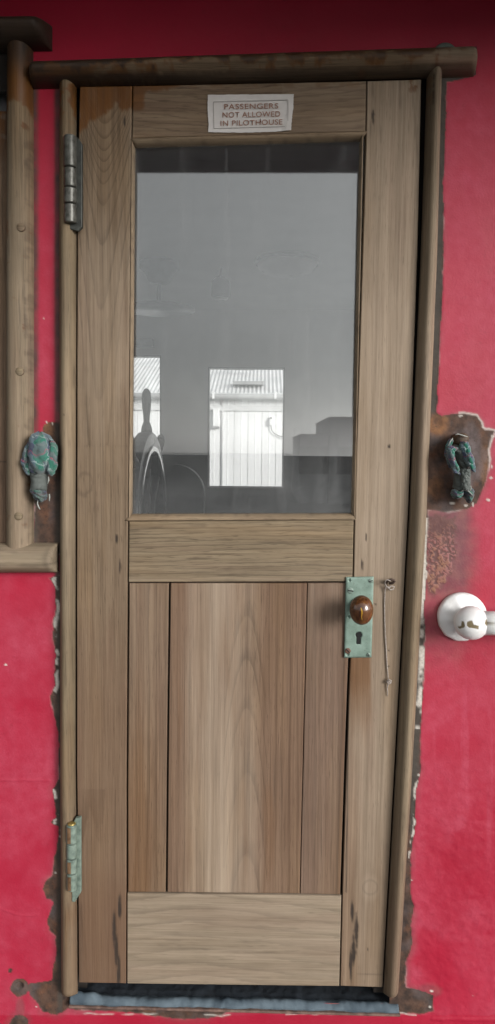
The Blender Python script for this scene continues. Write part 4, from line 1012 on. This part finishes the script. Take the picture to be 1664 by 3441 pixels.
m_blue = plain('faded blue cloth', (.040, .060, .078), (.105, .138, .162), 22, .9, bump=.4, bdist=.002)
tarp = thing('door_cloth', at(800, 3384, 0), 'faded blue cloth stuffed along the sill under the door', 'cloth')
nu, nv = 240, 26; u = np.linspace(0, 1, nu)[None, :]; v = np.linspace(0, 1, nv)[:, None]
xw0 = at(236, 3380, 0).x; xw1 = at(1340, 3380, 0).x
XX = xw0 + (xw1-xw0)*u + 0*v
zlo = at(800, 3385, 0).z; zdoor = at(800, 3312, 0).z
hgtf = .010 + .006*fbm(u*2000, u*0, 160, 4, 181) + .010*blob(u*1104, 0*u, 40, 0, 70, 1)
pv = v
YY = -.004 + .072*pv + .004*fbm(XX*3000, v*60, 90, 3, 182)
ZZ = zlo + hgtf*np.interp(pv, [0, .06, .14, .22, .32, .45, 1], [0, .75, 1, .85, .4, .2, .1]) + .0025*fbm(XX*3000, v*160, 50, 3, 184)*np.clip(pv*6, 0, 1)
k_ = 10
m_blue_shade = plain('blue cloth shade', (.006, .009, .013), (.016, .022, .030), 30, .95, bump=.4, bdist=.002)  # darker copy of the blue cloth paints in the shade under the door
o = sheet('front_fold', XX[:k_][::-1], YY[:k_][::-1], ZZ[:k_][::-1], m_blue, tarp)
md = o.modifiers.new('solid', 'SOLIDIFY'); md.thickness = .002; md.offset = 1
o = sheet('back_fold', XX[k_-1:][::-1], YY[k_-1:][::-1], (ZZ + .004*np.clip((pv-.34)*6, 0, 1))[k_-1:][::-1] - .0005, m_blue_shade, tarp)
md = o.modifiers.new('solid', 'SOLIDIFY'); md.thickness = .002; md.offset = 1

# ------------------------------------------------------------------ inside: ship's wheel, lamps, fan, chair
m_dkw = plain('dark wheel wood', (.035, .034, .033), (.07, .068, .066), 30, .3)
m_met = plain('polished ring', (.55, .55, .55), (.65, .65, .65), 20, .18, .9)
YWH = 1.0; cw = at(493, 1452, YWH); RW = .36; cw = Vector((cw.x, YWH, cw.z - RW))
wheel = thing('ship_wheel', (cw.x, cw.y, .06), 'dark wooden ship\'s wheel with turned handles seen edge-on through the glass', 'ship wheel')
MX = Matrix.Translation(cw) @ Matrix.Rotation(math.pi/2, 4, 'Y')   # local z -> +x, local x -> -z
def ringm(r0, r1, t, seg=72):
    V = []; Fc = []
    pr = [(r0, -t), (r0+.004, -t-.004), (r1-.004, -t-.004), (r1, -t), (r1, t), (r1-.004, t+.004), (r0+.004, t+.004), (r0, t)]
    n = len(pr)
    for k in range(seg):
        a = 2*math.pi*k/seg
        for r, z in pr: V.append(tuple(MX @ Vector((r*math.cos(a), r*math.sin(a), z))))
    for k in range(seg):
        for i in range(n):
            j = (i+1) % n; k2 = (k+1) % seg
            Fc.append([k*n+i, k*n+j, k2*n+j, k2*n+i])
    return V, Fc
vv, ff = ringm(RW-.075, RW, .018); mesh_obj('rim', vv, ff, m_dkw, wheel)
vv, ff = ringm(RW-.068, RW-.046, .024); mesh_obj('metal_ring', vv, ff, m_met, wheel)
vv, ff = lathe([(.03, -.06), (.075, -.045), (.085, 0), (.075, .045), (.03, .07)], 32, MX); mesh_obj('hub', vv, ff, m_dkw, wheel, None, True)
for k in range(8):
    Mk = MX @ Matrix.Rotation(math.pi + k*math.pi/4, 4, 'Z') @ Matrix.Rotation(math.pi/2, 4, 'Y')
    vv, ff = lathe([(.014, .06), (.016, .12), (.011, .16), (.014, .22), (.016, RW-.08)], 16, Mk)
    sp = mesh_obj('spoke', vv, ff, m_dkw, wheel, None, True)
    vv, ff = lathe([(.020, RW-.004), (.018, RW+.015), (.0105, RW+.035), (.0115, RW+.055), (.0155, RW+.09), (.0165, RW+.115), (.0145, RW+.133), (.008, RW+.145), (.001, RW+.148)], 20, Mk)
    mesh_obj('handle', vv, ff, m_dkw, sp, None, True)
boxes('pedestal', [(cw.x-.30, cw.x-.06, YWH-.10, YWH+.10, .06, cw.z+.02)], m_dkw, wheel, .01)
vv, ff = lathe([(.02, -.10), (.02, 0)], 16, MX); mesh_obj('axle', vv, ff, m_met, wheel, None, True)

m_lamp = plain('lamp metal', (.10, .10, .10), (.15, .15, .15), 20, .4)
m_opal = plain('opal lamp glass', (.55, .55, .55), (.6, .6, .6), 20, .3)
pc_ = at(965, 905, 1.85); lamp = thing('ceiling_lamp', (pc_.x, 1.85, 2.16), 'round ceiling lamp inside, faint oval behind the upper glass', 'lamp')
vv, ff = lathe([(.13, 0), (.135, -.02), (.12, -.05), (.06, -.075), (.002, -.08)], 40, Matrix.Translation((pc_.x, 1.85, 2.16))); mesh_obj('bowl', vv, ff, m_opal, lamp, None, True)
vv, ff = lathe([(.145, -.001), (.150, -.012), (.142, -.022), (.13, -.020)], 40, Matrix.Translation((pc_.x, 1.85, 2.16))); mesh_obj('rim', vv, ff, m_lamp, lamp, None, True)
pl_ = at(742, 1000, 2.0); lan = thing('lantern', (pl_.x, 2.0, pl_.z), 'small dark lantern hanging from the cabin ceiling, right of the fan', 'lamp')
vv, ff = lathe([(.03, 0), (.045, .005), (.045, .07), (.03, .09), (.006, .10), (.006, 2.16-pl_.z)], 24, Matrix.Translation(pl_)); mesh_obj('body', vv, ff, m_lamp, lan, None, True)
vv, ff = lathe([(.034, -.008), (.036, -.002)], 24, Matrix.Translation(pl_)); mesh_obj('lens', vv, ff, m_opal, lan, None, True)
pf = at(535, 1040, 1.9); fan = thing('pendant_lamp', (pf.x, 1.9, 2.16), 'dark dish-shaped pendant lamp on a stem, upper left behind the glass', 'lamp')
zc_ = 2.16 - pf.z
vv, ff = lathe([(.165, -.004), (.165, .004), (.12, .016), (.05, .028), (.015, .034)], 40, Matrix.Translation(pf)); mesh_obj('dish', vv, ff, m_lamp, fan, None, True)
vv, ff = lathe([(.012, .03), (.012, zc_-.09)], 16, Matrix.Translation(pf)); mesh_obj('stem', vv, ff, m_lamp, fan, None, True)
vv, ff = lathe([(.012, zc_-.10), (.05, zc_-.09), (.065, zc_-.05), (.09, zc_-.03), (.09, zc_-.001)], 28, Matrix.Translation(pf)); mesh_obj('mount', vv, ff, m_lamp, fan, None, True)
pb = at(490, 1154, RY); eb = thing('junction_box', (pb.x, RY, pb.z-.03), 'dark box mounted over the far left cabin window', 'box')
boxes('case', [(pb.x-.055, pb.x+.055, RY-.07, RY-.002, pb.z-.025, pb.z+.022)], m_lamp, eb, .004)
boxes('cover', [(pb.x-.048, pb.x+.048, RY-.074, RY-.0705, pb.z-.018, pb.z+.015)], m_steel, eb)
chx = at(590, 1600, 1.7); chair = thing('helm_chair', (chx.x, 1.7, .06), 'dark round-backed chair behind the wheel inside the cabin', 'chair')
m_lea = plain('dark leather', (.03, .03, .03), (.055, .055, .055), 40, .4)
ztop = at(590, 1560, 1.7).z
V = []; Fc = []; n = 14
for j, yy in enumerate((-.03, .03)):
    for i in range(n+1):
        t = math.pi*i/n; V.append((chx.x + .13*math.cos(t), 1.7+yy, ztop-.13 + .13*math.sin(t)))
    V += [(chx.x-.12, 1.7+yy, ztop-.42), (chx.x+.12, 1.7+yy, ztop-.42)]
k = n+3
Fc = [list(range(k)), [k+i for i in range(k)][::-1]] + [[i, k+i, k+(i+1) % k, (i+1) % k] for i in range(k)]
mesh_obj('backrest', V, Fc, m_lea, chair)
boxes('seat', [(chx.x-.2, chx.x+.2, 1.45, 1.90, ztop-.55, ztop-.47)], m_lea, chair, .02)
for sx in (-.17, .17):
    for sy in (1.48, 1.86): boxes('leg', [(chx.x+sx-.015, chx.x+sx+.015, sy-.015, sy+.015, .06, ztop-.55)], m_steel, chair)

# ------------------------------------------------------------------ shed across the quay
YSH = 12.0
m_shed = plain('white shed sheeting', (.80, .80, .80), (.86, .86, .86), 1.5, .6, bump=0)
m_tin = plain('weathered roof sheeting', (.55, .55, .55), (.70, .70, .70), 2.5, .55, bump=0)
m_gut = plain('grey gutter', (.26, .26, .26), (.36, .36, .36), 4, .6)
ez = at(830, 1322, YSH).z
shed = thing('shed', (-1, YSH, -1.0), 'white sheet-metal shed with corrugated roof seen through the far windows', 'shed')
pw = .26
V = []; Fc = []
pr = [(0, .02), (.002, .0), (.02, .0), (.12, .0), (.13, -.004), (.14, -.004), (.15, 0), (pw-.005, 0), (pw-.004, .02)]
for (x, y) in pr:
    V.append((x, y, 0)); V.append((x, y, 1))
Fc = [[2*i, 2*i+2, 2*i+3, 2*i+1] for i in range(len(pr)-1)]
pm = bpy.data.meshes.new('wall_panel'); pm.from_pydata(V, [], Fc); pm.materials.append(m_shed)
for i in range(34):
    o = bpy.data.objects.new('wall_panel', pm); link(o, shed)
    o.location = (-6.5 + i*pw, YSH, -1.0); o.scale = (1, 1, ez + 1.0 - .02)
boxes('back_wall', [(-6.5, 2.3, YSH+.03, YSH+.08, -1.0, ez-.05)], m_gut, shed)
# corrugated roof: individual sheets
pit = .076; ncor = 10; sw_ = pit*ncor; dep = 3.2; rise = 1.15
us = np.linspace(0, 1, ncor*8+1)
XX, VV = np.meshgrid(us*sw_*1.02, np.linspace(1, 0, 2)); amp = .011*np.cos(XX/pit*2*np.pi)
V = np.stack([XX, VV*dep, VV*rise + amp], -1).reshape(-1, 3).tolist()
rm = bpy.data.meshes.new('roof_sheet'); rm.from_pydata(V, [], grid_faces(2, XX.shape[1])); rm.materials.append(m_tin)
rm.polygons.foreach_set('use_smooth', [True]*len(rm.polygons))
for i in range(12):
    o = bpy.data.objects.new('roof_sheet', rm); link(o, shed)
    o.location = (-6.7 + i*sw_, YSH-.18, ez - .01 + (.006 if i % 2 else 0))
vv, ff = tube([Vector((-6.7, YSH-.20, ez-.06)), Vector((2.5, YSH-.20, ez-.08))], .05, 12); mesh_obj('gutter', vv, ff, m_gut, shed, None, True)
zb_ = at(830, 1372, YSH).z
boxes('fascia_board', [(-6.5, 2.3, YSH-.035, YSH-.0125, zb_-.05, zb_+.05)], m_tin, shed)
for hx in (720, 925):
    p = at(hx, 1330, YSH); boxes('gutter_bracket', [(p.x-.02, p.x+.02, YSH-.26, YSH-.02, p.z-.07, p.z+.06)], m_shed, shed)
p = at(833, 1290, YSH+.3); boxes('roof_patch', [(p.x-.28, p.x+.30, YSH+.05, YSH+.40, p.z-.03, p.z+.03)], m_gut, shed)
boxes('roof_batten', [(p.x-.5, p.x+.10, YSH+1.0, YSH+1.06, p.z+.34, p.z+.40)], m_gut, shed)
p = at(726, 1402, YSH-.1); lb = thing('wall_lamp', (p.x, YSH-.1, p.z-.2), 'pale box fixed high on the shed wall, left side of the far window', 'fixture')
boxes('case', [(p.x-.06, p.x+.06, YSH-.10, YSH-.013, p.z-.17, p.z+.16)], m_shed, lb, .01)
boxes('foot', [(p.x-.065, p.x+.065, YSH-.11, YSH-.013, p.z-.20, p.z-.172)], m_gut, lb)
p = at(911, 1417, YSH-.1); sk = thing('socket_box', (p.x, YSH-.1, p.z-.1), 'small white socket box with cable on the shed wall', 'socket')
boxes('case', [(p.x-.03, p.x+.03, YSH-.08, YSH-.013, p.z-.07, p.z+.05)], m_shed, sk, .008)
boxes('plug', [(p.x-.015, p.x+.015, YSH-.07, YSH-.013, p.z+.052, p.z+.09)], m_gut, sk)
cbp = [at(911, 1430, YSH-.05), at(914, 1446, YSH-.05), at(922, 1456, YSH-.05), at(935, 1463, YSH-.05), at(950, 1468, YSH-.05), at(975, 1474, YSH-.05)]
vv, ff = tube(cbp, .009, 8); mesh_obj('cable', vv, ff, m_gut, sk, None, True)
p = at(748, 1440, YSH-.05)
boxes('conduit', [(p.x-.010, p.x+.010, YSH-.04, YSH-.013, -.95, ez-.1)], m_tin, shed)

# ------------------------------------------------------------------ quayside buildings behind the viewer, mirrored in the door glass
m_brick = plain('grey quay render', (.20, .20, .20), (.28, .28, .28), 3, .9)
m_slate = plain('slate', (.16, .16, .165), (.22, .22, .225), 4, .7)
m_dwin = plain('dark window panes', (.02, .02, .02), (.03, .03, .03), 4, .2)
def quay_building(pxl, pxr, pyt, dist, label):
    a = at(pxl, pyt, dist); b = at(pxr, pyt, dist); yb_ = 2*YG - dist
    t = thing('warehouse', ((a.x+b.x)/2, yb_, -1.0), label, 'warehouse')
    boxes('walls', [(a.x, b.x, yb_-8, yb_, -1.0, a.z)], m_brick, t)
    boxes('roof', [(a.x-.03, b.x+.03, yb_-8.03, yb_+.03, a.z+.002, a.z+.10)], m_slate, t)
    n = max(2, int((b.x-a.x)/1.6))
    for i in range(n):
        xc = a.x + (b.x-a.x)*(i+.5)/n
        boxes('window', [(xc-.35, xc+.35, yb_+.003, yb_+.03, .3, 1.5)], m_dwin, t)
quay_building(1108, 1330, 1408, 30, 'taller grey warehouse mirrored at the right edge of the door glass')
quay_building(1010, 1104, 1466, 30, 'lower grey warehouse mirrored beside the taller one in the door glass')
